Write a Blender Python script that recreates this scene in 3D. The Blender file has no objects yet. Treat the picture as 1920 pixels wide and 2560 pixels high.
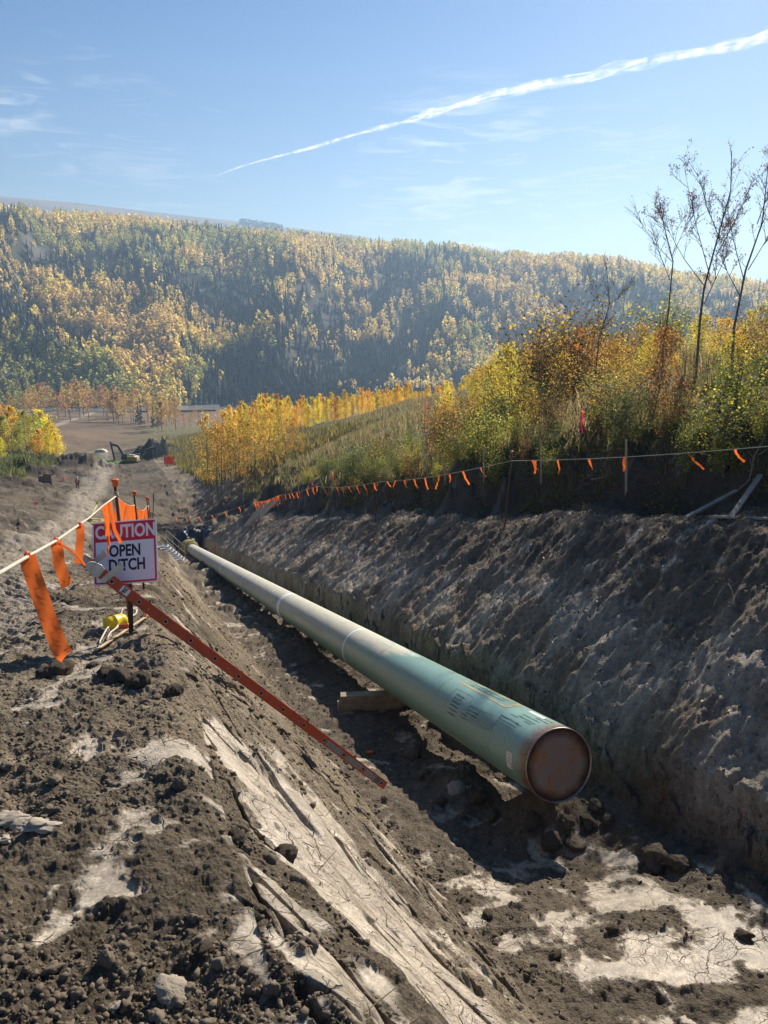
import bpy, math, random
import numpy as np
from mathutils import Vector, Matrix
random.seed(7); rng = np.random.default_rng(7)
SC = bpy.context.scene; COL = SC.collection
PITCH = math.radians(14); SP, CP = math.sin(PITCH), math.cos(PITCH)
FPX = 1923.0
# ---------------------------------------------------------------- geometry of the view (camera stands at the origin, z up)
def ray(px, py):
    xc = (px-960)/FPX; yc = (py-1280)/FPX
    return np.array([xc, CP-yc*SP, -SP-yc*CP])
def P(px, py, t): return ray(px, py)*t
PC = np.array([2.138, 8.357, -5.266]); AX = np.array([-.30938, .92177, -.2337]); AX /= np.linalg.norm(AX)
def uv(x, y):
    dx = x-2.138; dy = y-8.357
    return .948*dx+.318*dy, -.318*dx+.948*dy
def xy(u, v): return 2.138+.948*u-.318*v, 8.357+.318*u+.948*v
def Ff(v): return -5.72-.24*v
def sstep(x, a, b):
    t = np.clip((x-a)/(b-a), 0, 1); return t*t*(3-2*t)
# ---------------------------------------------------------------- noise
def _h(ix, iy, iz, s):
    n = (ix*374761393+iy*668265263+iz*2147483647+s*1274126177) & 0xffffffff
    n = ((n ^ (n >> 13))*1274126177) & 0xffffffff
    n = ((n ^ (n >> 15))*2246822519) & 0xffffffff
    return ((n ^ (n >> 16)) & 0xffffff)/16777215.0
def vnoise(x, y, s=0):
    x = np.asarray(x, float); y = np.asarray(y, float)
    ix = np.floor(x).astype(np.int64); iy = np.floor(y).astype(np.int64)
    fx = x-ix; fy = y-iy; fx = fx*fx*fx*(fx*(fx*6-15)+10); fy = fy*fy*fy*(fy*(fy*6-15)+10)
    a = _h(ix, iy, 0, s); b = _h(ix+1, iy, 0, s); c = _h(ix, iy+1, 0, s); d = _h(ix+1, iy+1, 0, s)
    return (a+(b-a)*fx)*(1-fy)+(c+(d-c)*fx)*fy
def fbm(x, y, s=0, o=4, g=.5):
    r = 0; a = 1; t = 0
    for i in range(o):
        r = r+a*(vnoise(x*2**i+17.3*i, y*2**i-9.1*i, s+i)-.5)*2; t += a; a *= g
    return r/t
def bumps(x, y, size, s, prob=.6):
    """round lumps scattered one per cell: height 0..1"""
    gx = x/size+fbm(x/size*1.7, y/size*1.7, s+50, 3)*.5; gy = y/size+fbm(x/size*1.7+9, y/size*1.7, s+51, 3)*.5; ix = np.floor(gx).astype(np.int64); iy = np.floor(gy).astype(np.int64)
    out = np.zeros_like(gx)
    for dx in (-1, 0, 1):
        for dy in (-1, 0, 1):
            cx = ix+dx; cy = iy+dy
            r1 = _h(cx, cy, 1, s); r2 = _h(cx, cy, 2, s); r3 = _h(cx, cy, 3, s); r4 = _h(cx, cy, 4, s); r5 = _h(cx, cy, 5, s)
            R = .25+.4*r3*r3
            an = r5*3.14; c, q = np.cos(an), np.sin(an)
            ex = gx-cx-r1; ey = gy-cy-r2
            d = np.sqrt((ex*c+ey*q)**2*(1+r4)+(-ex*q+ey*c)**2)/R
            hgt = (.55*np.clip(1.9*(1-d), 0, .8)+.45*np.clip(1-d*d, 0, 1)**.7)*R*(r4 < prob)
            out = np.maximum(out, hgt)
    return out
# ---------------------------------------------------------------- natural ground: smooth interpolation through surveyed points
ctl = []
def cp(px, py, t): ctl.append(P(px, py, t))
def cu(u, v, h): x, y = xy(u, v); ctl.append(np.array([x, y, Ff(v)+h]))
for v, h in ((-10.5, 2.35), (-7.24, 2.5), (-3.4, 2.62), (0, 2.82), (4, 2.8), (8, 2.7), (18, 2.0), (30, 1.45), (42, 1.15)): cu(-4.7, v, h)
for v, h in ((-7, 2.65), (-2, 2.95), (3, 3.05), (8, 3.1)): cu(-8, v, h)
for v, h in ((-5, 2.6), (-1, 2.85), (3, 2.95), (8, 2.95)): cu(-6.2, v, h)
for p_ in ((0, 1430, 12), (0, 1350, 20.5), (0, 1300, 34), (0, 1250, 60), (0, 1222, 76), (195, 1222, 105), (430, 1368, 60), (300, 1310, 60),
           (300, 1250, 88), (300, 1200, 122), (300, 1170, 160), (300, 1160, 205), (250, 1120, 275), (250, 1100, 330), (250, 1060, 430), (250, 1030, 560),
           (200, 1340, 35), (250, 1390, 22), (480, 1335, 77), (570, 1320, 72), (620, 1280, 78), (470, 1290, 95), (430, 1240, 105), (450, 1200, 118), (480, 1100, 230),
           (596, 1218, 84), (680, 1195, 82), (540, 1225, 92), (700, 1100, 130), (800, 1080, 118), (800, 1062, 140), (1050, 1008, 120), (1000, 1018, 105), (1200, 985, 85),
           (1200, 1060, 45), (1000, 1100, 50), (800, 1150, 60), (1400, 960, 60), (1600, 950, 42), (1900, 950, 28), (1900, 890, 50), (1600, 890, 75),
           (0, 1140, 150), (100, 1150, 175), (50, 1180, 120), (150, 1082, 330), (500, 1075, 300), (0, 1085, 330), (0, 1030, 560), (500, 1032, 560),
           (900, 1075, 90), (750, 1140, 85), (650, 1130, 140), (1500, 1010, 30)): cp(*p_)
for v in (-6, 0, 8, 18, 30): cu(6.4, v, 4.75)
for v in (-6, 4, 16): cu(10, v, 6.5)
for v in (-3, 1, 5, 10, 20):
    for u_, h_ in ((-2.5, 3.0), (0, 3.4), (3, 4.0)): cu(u_, v, h_)
for v in (-14, -4, 6, 16): cu(15, v, 8.2); cu(22, v, 10.2); cu(32, v, 12.5)
for v in (-12, -25): cu(-4.7, v, 2.3); cu(8, v, 5.2); cu(-12, v, 3.0)
for az in (-60, -35, 0, 25, 45, 70):
    for r, z in ((620, -67), (450, -62 if az < 5 else -50)):
        if r == 450 and az in (-35, 0): continue
        ctl.append(np.array([r*math.sin(math.radians(az)), r*math.cos(math.radians(az)), z]))
for x, y, z in ((-60, 40, -9), (-60, 90, -17), (60, 20, 5), (70, 60, 6), (110, 110, 3), (-120, 120, -24), (60, 160, -8), (30, 250, -34), (120, 260, -30)): ctl.append(np.array([x, y, z], float))
ctl = np.array(ctl)
def feat(x, y):
    r = np.sqrt(x*x+y*y)+1e-6; lr = np.log(r+1.2)
    return np.arctan2(x, y)*2.2*np.minimum(1, r/2.5), lr
_cx, _cy = feat(ctl[:, 0], ctl[:, 1])
_bx = ctl[:, 0]*0
def _k(d2): return .5*d2*np.log(d2+1e-12)
n = len(ctl)
_lin = lambda x, y: np.minimum(0, -.2*y)*np.exp(-np.maximum(y, 0)/260)
A = np.zeros((n+3, n+3)); A[:n, :n] = _k((_cx[:, None]-_cx)**2+(_cy[:, None]-_cy)**2)+np.eye(n)*.0006
A[:n, n] = 1; A[:n, n+1] = _cx; A[:n, n+2] = _cy; A[n:, :n] = A[:n, n:].T
# heights are fitted as elevation slope z/(r+1.2): keeps near relief and far relief in proportion
_s = ctl[:, 2]/(np.hypot(ctl[:, 0], ctl[:, 1])+1.2)
W_ = np.linalg.solve(A, np.concatenate([_s, np.zeros(3)]))
# skyline of the far hill
sk = [(-500, 515), (0, 533), (130, 541), (300, 556), (420, 568), (600, 585), (800, 602), (1000, 615), (1200, 636), (1400, 668), (1600, 686), (1800, 706), (1920, 718), (2500, 770)]
_az = []; _el = []
for a, b in sk:
    d = ray(a, b); _az.append(math.atan2(d[0], d[1])); _el.append(d[2]/math.hypot(d[0], d[1]))
_azp = []; _elp = []
for a, b in ((-500, 448), (0, 498), (200, 515), (400, 538), (600, 559), (880, 592), (1300, 665), (2500, 860)):
    d = ray(a, b); _azp.append(math.atan2(d[0], d[1])); _elp.append(d[2]/math.hypot(d[0], d[1]))
def nat(x, y):
    x = np.asarray(x, float); y = np.asarray(y, float); shp = x.shape; x = x.ravel(); y = y.ravel()
    z = np.empty_like(x); r = np.hypot(x, y)
    near = r < 760
    idx = np.nonzero(near)[0]
    for c in np.array_split(idx, max(1, len(idx)//60000)):
        if len(c) == 0: continue
        fx, fy = feat(x[c], y[c])
        s = W_[n]+W_[n+1]*fx+W_[n+2]*fy
        s = s+_k((fx[:, None]-_cx)**2+(fy[:, None]-_cy)**2) @ W_[:n]
        z[c] = s*(r[c]+1.2)
    far = r > 560
    if far.any():
        X = x[far]; Y = y[far]; R = r[far]; a = np.arctan2(X, Y)
        el = np.interp(a, _az, _el); r0 = 700+90*np.sin(a*5+1)+60*fbm(a*4, a*0, 5, 2); r1 = 1330+60*np.sin(a*7)
        q = np.clip((R-r0)/(r1-r0), 0, 1)
        zt = el*r1
        zh = -67+(zt+67)*(q**.92*(1-.16*np.sin(q*math.pi*2)*.5))
        bell = np.clip(q*5, 0, 1)*np.clip((1-q)*4, 0, 1)
        ca = a*9+fbm(X/300, Y/300, 31, 3)*1.0
        rid = np.abs(fbm(ca*1.1, R/900, 33, 3))*2.2-.45
        zh = zh+bell*(rid*30+fbm(X/110, Y/110, 40, 4)*12)
        beyond = sstep(R, r1, r1+250)
        # gentle plateau behind the brow, carrying on to the far fields
        elf = np.interp(a, _azp, _elp)
        zp = np.minimum(zt-18, elf*R-4)+np.clip((R-2300)/900, 0, 1)*0
        zp = np.where(R > 1900, zt-18+(elf*3300-(zt-18))*sstep(R, 1900, 3300), zt-18)
        zh = zh*(1-beyond)+zp*beyond
        w = sstep(R, 600, 740)
        zn = np.where(near[far], np.nan_to_num(z[far]), 0)
        z[far] = zh*w+zn*(1-w)
    return z.reshape(shp)
def smin(a, b, k):
    h = np.clip(.5+.5*(b-a)/k, 0, 1); return b*(1-h)+a*h-k*h*(1-h)
def smax(a, b, k): return -smin(-a, -b, k)
def H(x, y, parts=False):
    x = np.asarray(x, float); y = np.asarray(y, float)
    u, v = uv(x, y); N = nat(x, y)
    v_ = np.minimum(v, 90)
    F = Ff(v_)
    wob = fbm(v/3.1, v*0+2, 61, 3)*.22; wob2 = fbm(v/2.3, v*0+5, 62, 3)*.2
    hL = -.3+(1.25-.13*sstep(-v, .8, 3))*(-1.93+wob-u)
    hv = np.interp(v, [1, 14], [.52, .95])+wob2*.8
    ur = u+wob2*.55
    hR = np.where(ur < 1.25, -.3+(hv+.3)*np.clip((ur-1.0)/.27, 0, 1), smin(hv+(3.2-hv)*(ur-1.25)/3.05, 3.14+.22*fbm(v/2.6, u*.5, 67, 4), .45))
    uu = u+fbm(v/4, v*0, 66, 3)*.5
    hR = hR+np.clip(uu-5.2, 0, .25)*.4+np.clip(uu-5.45, 0, 9)*2.2
    h = smax(smax(hL, hR, .12), -.3+0*u, .1)
    # loose heap under the pipe end, floor relief
    h = h+.52*np.exp(-((u-.1)**2/.22+(v-.35)**2/.22))+.34*np.exp(-((u+.35)**2/.35+(v-1.9)**2/1.2))
    h = h-.36*np.exp(-(((u+.3)/1.05)**4+((v-1.3)/2.8)**4))
    cut = F+h+np.clip(v-64, 0, 60)*.8
    m = (v < 90) & (v > -60)
    z = np.where(m, smin(N, cut, .16), N)
    if parts: return z, u, v, N, cut
    return z
# ---- zones -------------------------------------------------------
def blob(x, y, cx, cy, rx, ry=None, rot=0):
    ry = ry or rx; c, s = math.cos(rot), math.sin(rot); dx = x-cx; dy = y-cy
    return np.exp(-(((dx*c+dy*s)/rx)**2+((-dx*s+dy*c)/ry)**2))
def Gbase(px, py, fn=None):
    fn = fn or H; d = ray(px, py); t = np.geomspace(.9, 4500, 900)
    z = fn(d[0]*t, d[1]*t); b = np.nonzero(d[2]*t < z)[0]
    if len(b) == 0: return d*4000
    i = b[0]; lo = t[max(i-1, 0)]; hi = t[i]; tt = np.linspace(lo, hi, 60); z = fn(d[0]*tt, d[1]*tt)
    j = np.nonzero(d[2]*tt < z)[0][0]; return d*tt[j]
clayspots = []
for px, py, rx, ry, w in ((300, 2190, .42, .3, 1.0), (370, 2060, .5, .25, 1), (290, 1980, .5, .2, .85), (480, 1900, .45, .25, .95), (330, 1900, .4, .2, .7), (430, 2490, .16, .12, 1.3), (210, 2330, .35, .2, .55), (250, 1725, .5, .25, .6), (470, 1770, .3, .2, .35),
                          (150, 1480, 1.6, 1.0, .7), (270, 1560, .7, .6, .7), (60, 1330, 3, 2, .6), (420, 1500, .6, .8, .5)):
    g = Gbase(px, py); clayspots.append((g[0], g[1], rx, ry, w))
for px, py, rx, ry, w in ((640, 1960, .35, .5, 1.3), (760, 2080, .4, .6, 1.4), (880, 2200, .5, .6, 1.15), (960, 2350, .5, .6, 1.2), (1060, 2450, .4, .7, 1.1), (860, 2500, .4, .4, .9), (590, 1880, .2, .3, 1.1),
                          (1440, 2240, .45, .35, 1.15), (1600, 2320, .6, .45, 1.2), (1760, 2370, .55, .4, 1.2), (1680, 2480, .5, .45, 1.3), (1450, 2380, .5, .25, .9), (1850, 2540, .5, .3, 1.0), (1540, 2150, .5, .3, .6), (1900, 2440, .4, .3, .8),
                          (1180, 2150, .3, .3, .6), (1250, 2230, .3, .15, .8),):
    g = Gbase(px, py); clayspots.append((g[0], g[1], rx, ry, w))
def zones(x, y):
    z, u, v, N, cut = H(x, y, True); r = np.hypot(x, y)
    nearw = r < 60
    clay = np.zeros_like(z)
    st_a = (u*.44-v*.9); st_b = (u*.9+v*.44)      # bucket-stroke direction on the left face
    ang = fbm(st_a*1.1, st_b*5.5, 71, 4)*.75+fbm(x*7, y*7, 72, 3)*.3
    iso = fbm(x*2.6, y*2.6, 73, 5)*.95
    left = sstep(u, -4.5+.0*u, -4.25)*(1-sstep(u, -2.2, -1.8))
    nn = np.where(left > .5, ang, iso)
    for cx, cy, rx, ry, w in clayspots:
        tp = uv(cx, cy)[0] < -4.4; k_ = .62 if tp else (1.2 if uv(cx, cy)[0] > -1.9 else .95); clay = clay+w*blob(x, y, cx, cy, rx*k_, ry*k_)*(1 if tp else sstep(u, -4.55, -4.35))
    clay = np.minimum(clay, 1.1)*(1-left*.35)+left*(.42*sstep(-v, -5, 1)+.58*sstep(-v, 1.0, 2.6))*sstep(u, -4.5, -4.3)*(1-.8*sstep(u, -2.8, -2.2))
    clay = clay-.6*np.exp(-((u+4.68+.2*fbm(v*.7, v*0, 76, 3))/.2)**2)*(v < 1)
    clay = np.clip((clay*.8+nn*2.3+fbm(x*16, y*16, 78, 4)*.45*(1-left)-.74)*2.6, 0, 1)*(1-(u > .8)*(u < 2.2)*(v > -30))
    clay = clay*nearw
    rw = sstep(u, 1.0, 1.4)*(1-sstep(u, 4.0, 4.6))*(v < 60)
    return z, u, v, r, clay, left, rw, N-cut
def detail(x, y, Z):
    z, u, v, r, clay, left, rw, dn = Z
    fade = 1-sstep(r, 500, 620)
    veg = sstep(u, 6.0, 6.8)*(r < 700)
    near = 1-sstep(r, 30, 60)
    rough = .55+.55*sstep(fbm(x*.9, y*.9, 80, 3), -.3, .5)
    ck = 1-clay*.93
    d = fbm(x*.23, y*.23, 81, 3)*.16*(1-.6*left)*sstep(r, 1.5, 8)
    d = d+fbm(x*1.3, y*1.3, 82, 4)*.06*(.4+.6*ck)
    if_ = near*ck
    floor_ = (1-left)*(1-rw)*(u > -2.2)*(u < 1.2)
    big = sstep(fbm(x*.55+3, y*.55, 83, 3), .05, .45)
    mm = r < 58; xq, yq = x[mm], y[mm]; q = (bumps(xq, yq, .34, 84, .4)*(.15*((.15+.85*big)*(1-.8*left)*(1-.72*rw)*(1-.75*floor_*(1-np.exp(-((v-.6)/2.2)**2))))*sstep(r, 2.2, 6.5))[mm]+bumps(xq, yq, .15, 85, .5)*(.045*(rough*(1-.6*left))*(.35+.65*sstep(r, 2, 6)))[mm]+bumps(xq+.3, yq, .07, 86, .6)*.014*rough[mm]+fbm(xq*4, yq*4, 77, 6)*.07)*if_[mm]; d[mm] += q
    fine = 1-sstep(r, 9, 20)
    m = fine > 0
    if m.any():
        q = np.zeros_like(d); xm, ym = x[m], y[m]
        q[m] = (bumps(xm, ym, .032, 87, .7)*.013+fbm(xm*16, ym*16, 88, 4)*.019)*ck[m]*fine[m]
        d = d+q
    # plates and torn strokes on the left face
    st_a = (u*.44-v*.9); st_b = (u*.9+v*.44)
    pl = fbm(st_a*.9, st_b*3.6, 90, 4)
    tear = sstep(np.abs(fbm(st_a*.8+4, st_b*3.0, 91, 3)), .0, .07)
    d = d+left*near*(pl*.10-(1-tear)*.07)
    # furrows dragged across the right face
    w1 = u*.9+v*.35; w2 = u*-.35+v*.9
    d = d+rw*(fbm(w1*.7, w2*2.4, 92, 4)*.09+fbm(w1*2, w2*6, 93, 5)*.08+fbm(x*3.3, y*3.3, 89, 5)*.06+(np.abs(fbm(x*1.7, y*1.7, 94, 4))-.2)*-.09)*(1-sstep(r, 60, 90))
    # steep foot of the right face breaks in blocks
    st = np.exp(-((u-1.15)/.28)**2)
    mm = (st*near > .01); d[mm] += (st*near)[mm]*(bumps(v[mm], z[mm]*1.3, .42, 95, .8)*.36+fbm(v[mm]*2.2, z[mm]*3, 96, 4)*.2-.08)
    # grouser marks left by tracked machines
    tr = (u < -5.2)*sstep(-u, 5.2, 6)*near
    ph = (x*.55+y*1.0)*2*math.pi/.17
    d = d+.0*z+tr*(.3+.7*vnoise(x*.7, y*.7, 97))*.022*np.sin(ph+fbm(x, y, 98, 2)*2)*(1-sstep(r, 14, 24))
    # road / pad area further down: ruts
    pad = sstep(r, 22, 40)*(1-sstep(r, 250, 300))*(u < 0)
    d = d+pad*(fbm(x*.45, y*.32, 99, 5)*.5+fbm(x*.12, y*.2, 100, 5)*.6)*(.35+.65*sstep(np.abs(fbm(x*.03, y*.03, 101, 2)), 0, .2))
    midr = sstep(r, 16, 30)*(1-sstep(r, 170, 230))*(1-veg)
    mm = midr > 0; xq, yq = x[mm], y[mm]; d[mm] += (midr*(1-left)*(1-rw*.7))[mm]*(bumps(xq, yq, 1.1, 110, .5)*.45*sstep(fbm(xq*.09, yq*.09, 111, 3), -.15, .2)+bumps(xq, yq, .5, 112, .5)*.18+fbm(xq*1.1, yq*.8, 113, 4)*.16)
    hill = sstep(r, 60, 140)
    d = d+hill*fbm(x*.08, y*.08, 102, 4)*.9*(1-sstep(r, 300, 420)*.9)*(1-.7*pad)
    d = d+veg*fbm(x*.8, y*.8, 103, 4)*.25
    bank = (u > 5.0)*(u < 7.5)*(v > -20)*(v < 60)
    d = d+bank*(fbm(v*.9, z*1.2+u, 104, 5)*.3+fbm(v*3, z*3, 105, 4)*.1)
    return d*fade
# heaps of dug soil: (px, py of base, depth, radius x, radius y, height)
heaps = []
for px, py, t, rx, ry, hh in ((90, 1200, 120, 5.0, 3.0, 2.0), (120, 1200, 124, 8, 3, 1.0), (180, 1160, 150, 9, 4, 1.7), (215, 1168, 150, 7, 3, 1.1), (398, 1160, 205, 5.5, 4, 4.0), (372, 1163, 205, 5, 3, 2.9), (425, 1160, 210, 3.2, 3, 3.6), (240, 1150, 190, 6, 3, 2.0),
                               (680, 1245, 66, 4.5, 6, 1.6), (610, 1245, 80, 6, 4, 1.0), (50, 1238, 92, 3, 2.0, .6), (20, 1245, 88, 5, 2.5, 1.0), (60, 1400, 20, 1.6, .9, .28), (90, 1335, 30, 3, 1, .35)):
    p_ = P(px, py, t); heaps.append((p_[0], p_[1], rx, ry, hh))
_H0 = H
def H(x, y, parts=False):
    o = _H0(x, y, parts); z = o[0] if parts else o
    x = np.asarray(x, float); y = np.asarray(y, float)
    for cx, cy, rx, ry, hh in heaps:
        b = np.exp(-(((x-cx)/rx)**2+((y-cy)/ry)**2)*1.2)
        z = z+hh*b*(1+.5*fbm(x*.35, y*.35, 130, 3))+np.minimum(hh, 1)*np.clip(b*2, 0, 1)*fbm(x*1.1, y*1.1, 131, 4)*.5
    if parts: return (z,)+tuple(o[1:])
    return z
def Z(x, y):
    x = np.atleast_1d(np.asarray(x, float)); y = np.atleast_1d(np.asarray(y, float))
    zn = zones(x, y); return zn[0]+detail(x, y, zn)
def Zs(x, y): return float(Z(x, y)[0])
def G(px, py): return Vector(Gbase(px, py, lambda a, b: Z(a, b)))
# ---------------------------------------------------------------- scene helpers
def setp(o, label=None, cat=None, group=None, kind=None):
    if label: o['label'] = label
    if cat: o['category'] = cat
    if group: o['group'] = group
    if kind: o['kind'] = kind
    return o
def link(name, me, mat=None, parent=None, loc=None):
    o = bpy.data.objects.new(name, me); COL.objects.link(o)
    if mat:
        for m in (mat if isinstance(mat, (list, tuple)) else [mat]): me.materials.append(m)
    if parent: o.parent = parent
    if loc is not None: o.location = loc
    return o
def thing(name, label, cat, loc=(0, 0, 0), rot=(0, 0, 0), group=None):
    o = bpy.data.objects.new(name, None); COL.objects.link(o); o.location = loc; o.rotation_euler = rot
    o.empty_display_size = .1
    return setp(o, label, cat, group)
def npmesh(name, V, F, smooth=False, attrs=None):
    """F: (n,k) int array"""
    V = np.asarray(V, np.float32); F = np.asarray(F, np.int32); k = F.shape[1]
    me = bpy.data.meshes.new(name); me.vertices.add(len(V)); me.vertices.foreach_set('co', V.ravel())
    me.loops.add(F.size); me.loops.foreach_set('vertex_index', F.ravel())
    me.polygons.add(len(F)); me.polygons.foreach_set('loop_start', np.arange(0, F.size, k, dtype=np.int32))
    me.polygons.foreach_set('loop_total', np.full(len(F), k, np.int32))
    if smooth: me.polygons.foreach_set('use_smooth', np.ones(len(F), bool))
    me.update(calc_edges=True)
    for nm, arr in (attrs or {}).items():
        arr = np.asarray(arr, np.float32)
        if arr.ndim == 2:
            a = me.color_attributes.new(nm, 'FLOAT_COLOR', 'POINT')
            if arr.shape[1] == 3: arr = np.concatenate([arr, np.ones((len(arr), 1), np.float32)], 1)
            a.data.foreach_set('color', arr.ravel())
        else:
            a = me.attributes.new(nm, 'FLOAT', 'POINT'); a.data.foreach_set('value', arr)
    return me
class MB:
    def __init__(s): s.v = []; s.f = []
    def add(s, vs, fs):
        b = len(s.v); s.v += [tuple(v) for v in vs]; s.f += [tuple(i+b for i in f) for f in fs]; return s
    def box(s, c, d, M=None):
        x, y, z = d[0]/2, d[1]/2, d[2]/2
        vs = [Vector((a*x, b*y, e*z)) for e in (-1, 1) for b in (-1, 1) for a in (-1, 1)]
        if M: vs = [M @ v for v in vs]
        c = Vector(c)
        return s.add([v+c for v in vs], [(0, 2, 3, 1), (4, 5, 7, 6), (0, 1, 5, 4), (2, 6, 7, 3), (0, 4, 6, 2), (1, 3, 7, 5)])
    def beam(s, a, b, w, h, up=(0, 0, 1)):
        a = Vector(a); b = Vector(b); d = (b-a); L = d.length; d.normalize(); up = Vector(up)
        sx = d.cross(up)
        if sx.length < 1e-4: sx = d.cross(Vector((1, 0, 0)))
        sx.normalize(); uz = sx.cross(d).normalized()
        M = Matrix((sx, d, uz)).transposed()
        return s.box((a+b)/2, (w, L, h), M)
    def tube(s, pts, r, n=8, caps=True):
        pts = [Vector(p) for p in pts]; rs = r if isinstance(r, (list, tuple)) else [r]*len(pts)
        vs = []; fs = []; prev = None
        for i, p in enumerate(pts):
            d = (pts[min(i+1, len(pts)-1)]-pts[max(i-1, 0)]).normalized()
            if prev is None:
                a = d.cross(Vector((0, 0, 1)))
                if a.length < 1e-3: a = d.cross(Vector((1, 0, 0)))
            else: a = prev-d*prev.dot(d)
            a.normalize(); prev = a; b = d.cross(a)
            for k in range(n):
                t = 2*math.pi*k/n; vs.append(p+(a*math.cos(t)+b*math.sin(t))*rs[i])
        for i in range(len(pts)-1):
            for k in range(n): fs.append((i*n+k, i*n+(k+1) % n, (i+1)*n+(k+1) % n, (i+1)*n+k))
        if caps: fs.append(tuple(range(n))[::-1]); fs.append(tuple((len(pts)-1)*n+k for k in range(n)))
        return s.add(vs, fs)
    def prism(s, poly, a, b, o, d):
        """polygon (2d) in plane a,b at o, extruded along d"""
        o = Vector(o); a = Vector(a); b = Vector(b); d = Vector(d); n = len(poly)
        vs = [o+a*p[0]+b*p[1] for p in poly]; vs += [v+d for v in vs]
        return s.add(vs, [tuple(range(n))[::-1], tuple(range(n, 2*n))]+[(i, (i+1) % n, (i+1) % n+n, i+n) for i in range(n)])
    def build(s, name, mat, parent=None, smooth=False, loc=None, bevel=0):
        me = bpy.data.meshes.new(name); me.from_pydata(s.v, [], s.f); me.update()
        if smooth: me.polygons.foreach_set('use_smooth', [True]*len(me.polygons))
        o = link(name, me, mat, parent, loc)
        if bevel:
            m = o.modifiers.new('bevel', 'BEVEL'); m.width = bevel; m.segments = 2; m.limit_method = 'ANGLE'
        return o
# ---------------------------------------------------------------- materials
def nmat(name):
    m = bpy.data.materials.new(name); m.use_nodes = True; nt = m.node_tree; nt.nodes.clear()
    out = nt.nodes.new('ShaderNodeOutputMaterial'); return m, nt, out
class NT:
    def __init__(s, nt): s.nt = nt
    def n(s, t, **kw):
        nd = s.nt.nodes.new('ShaderNode'+t)
        for k, v in kw.items():
            if k.startswith('i_'):
                nd.inputs[k[2:].replace('_', ' ')].default_value = v
            else: setattr(nd, k, v)
        return nd
    def l(s, a, b): s.nt.links.new(a, b)
    def noise(s, vec, scale, detail=6, rough=.6, dist=0):
        nd = s.n('TexNoise'); nd.inputs['Scale'].default_value = scale; nd.inputs['Detail'].default_value = detail
        nd.inputs['Roughness'].default_value = rough; nd.inputs['Distortion'].default_value = dist
        if vec is not None: s.l(vec, nd.inputs['Vector'])
        return nd.outputs['Fac']
    def ramp(s, fac, pts):
        nd = s.n('ValToRGB'); cr = nd.color_ramp
        while len(cr.elements) < len(pts): cr.elements.new(.5)
        for e, (p_, c) in zip(cr.elements, pts):
            e.position = p_; e.color = (*c, 1) if hasattr(c, '__len__') else (c, c, c, 1)
        s.l(fac, nd.inputs['Fac']); return nd.outputs['Color']
    def mix(s, fac, a, b, bt='MIX'):
        nd = s.n('Mix', data_type='RGBA', blend_type=bt)
        for inp, val in ((nd.inputs[0], fac), (nd.inputs[6], a), (nd.inputs[7], b)):
            if hasattr(val, 'default_value') or hasattr(val, 'is_linked'): s.l(val, inp)
            elif hasattr(val, '__len__'): inp.default_value = (*val, 1) if len(val) == 3 else val
            else: inp.default_value = val
        return nd.outputs[2]
    def math(s, op, a, b=0, c=0):
        nd = s.n('Math', operation=op)
        for i, val in enumerate((a, b, c)):
            if hasattr(val, 'is_linked'): s.l(val, nd.inputs[i])
            else: nd.inputs[i].default_value = val
        return nd.outputs[0]
    def bump(s, hgt, strength, dist=.02, nrm=None):
        nd = s.n('Bump'); nd.inputs['Strength'].default_value = strength; nd.inputs['Distance'].default_value = dist
        s.l(hgt, nd.inputs['Height'])
        if nrm is not None: s.l(nrm, nd.inputs['Normal'])
        return nd.outputs['Normal']
def simple(name, col, rough=.7, metal=0, var=.25, scale=8, bump=.15, bd=.01, col2=None, spec=.3, coord='Object', detail=6):
    m, nt, out = nmat(name); t = NT(nt); tc = t.n('TexCoord').outputs[coord]
    f = t.noise(tc, scale, detail); c2 = col2 or tuple(c*(1-var) for c in col)
    c = t.ramp(f, [(.3, c2), (.68, col)])
    p = t.n('BsdfPrincipled'); t.l(c, p.inputs['Base Color']); p.inputs['Roughness'].default_value = rough; p.inputs['Metallic'].default_value = metal
    p.inputs['Specular IOR Level'].default_value = spec
    if bump: t.l(t.bump(t.noise(tc, scale*3, 4), bump, bd), p.inputs['Normal'])
    t.l(p.outputs[0], out.inputs[0]); return m
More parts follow.
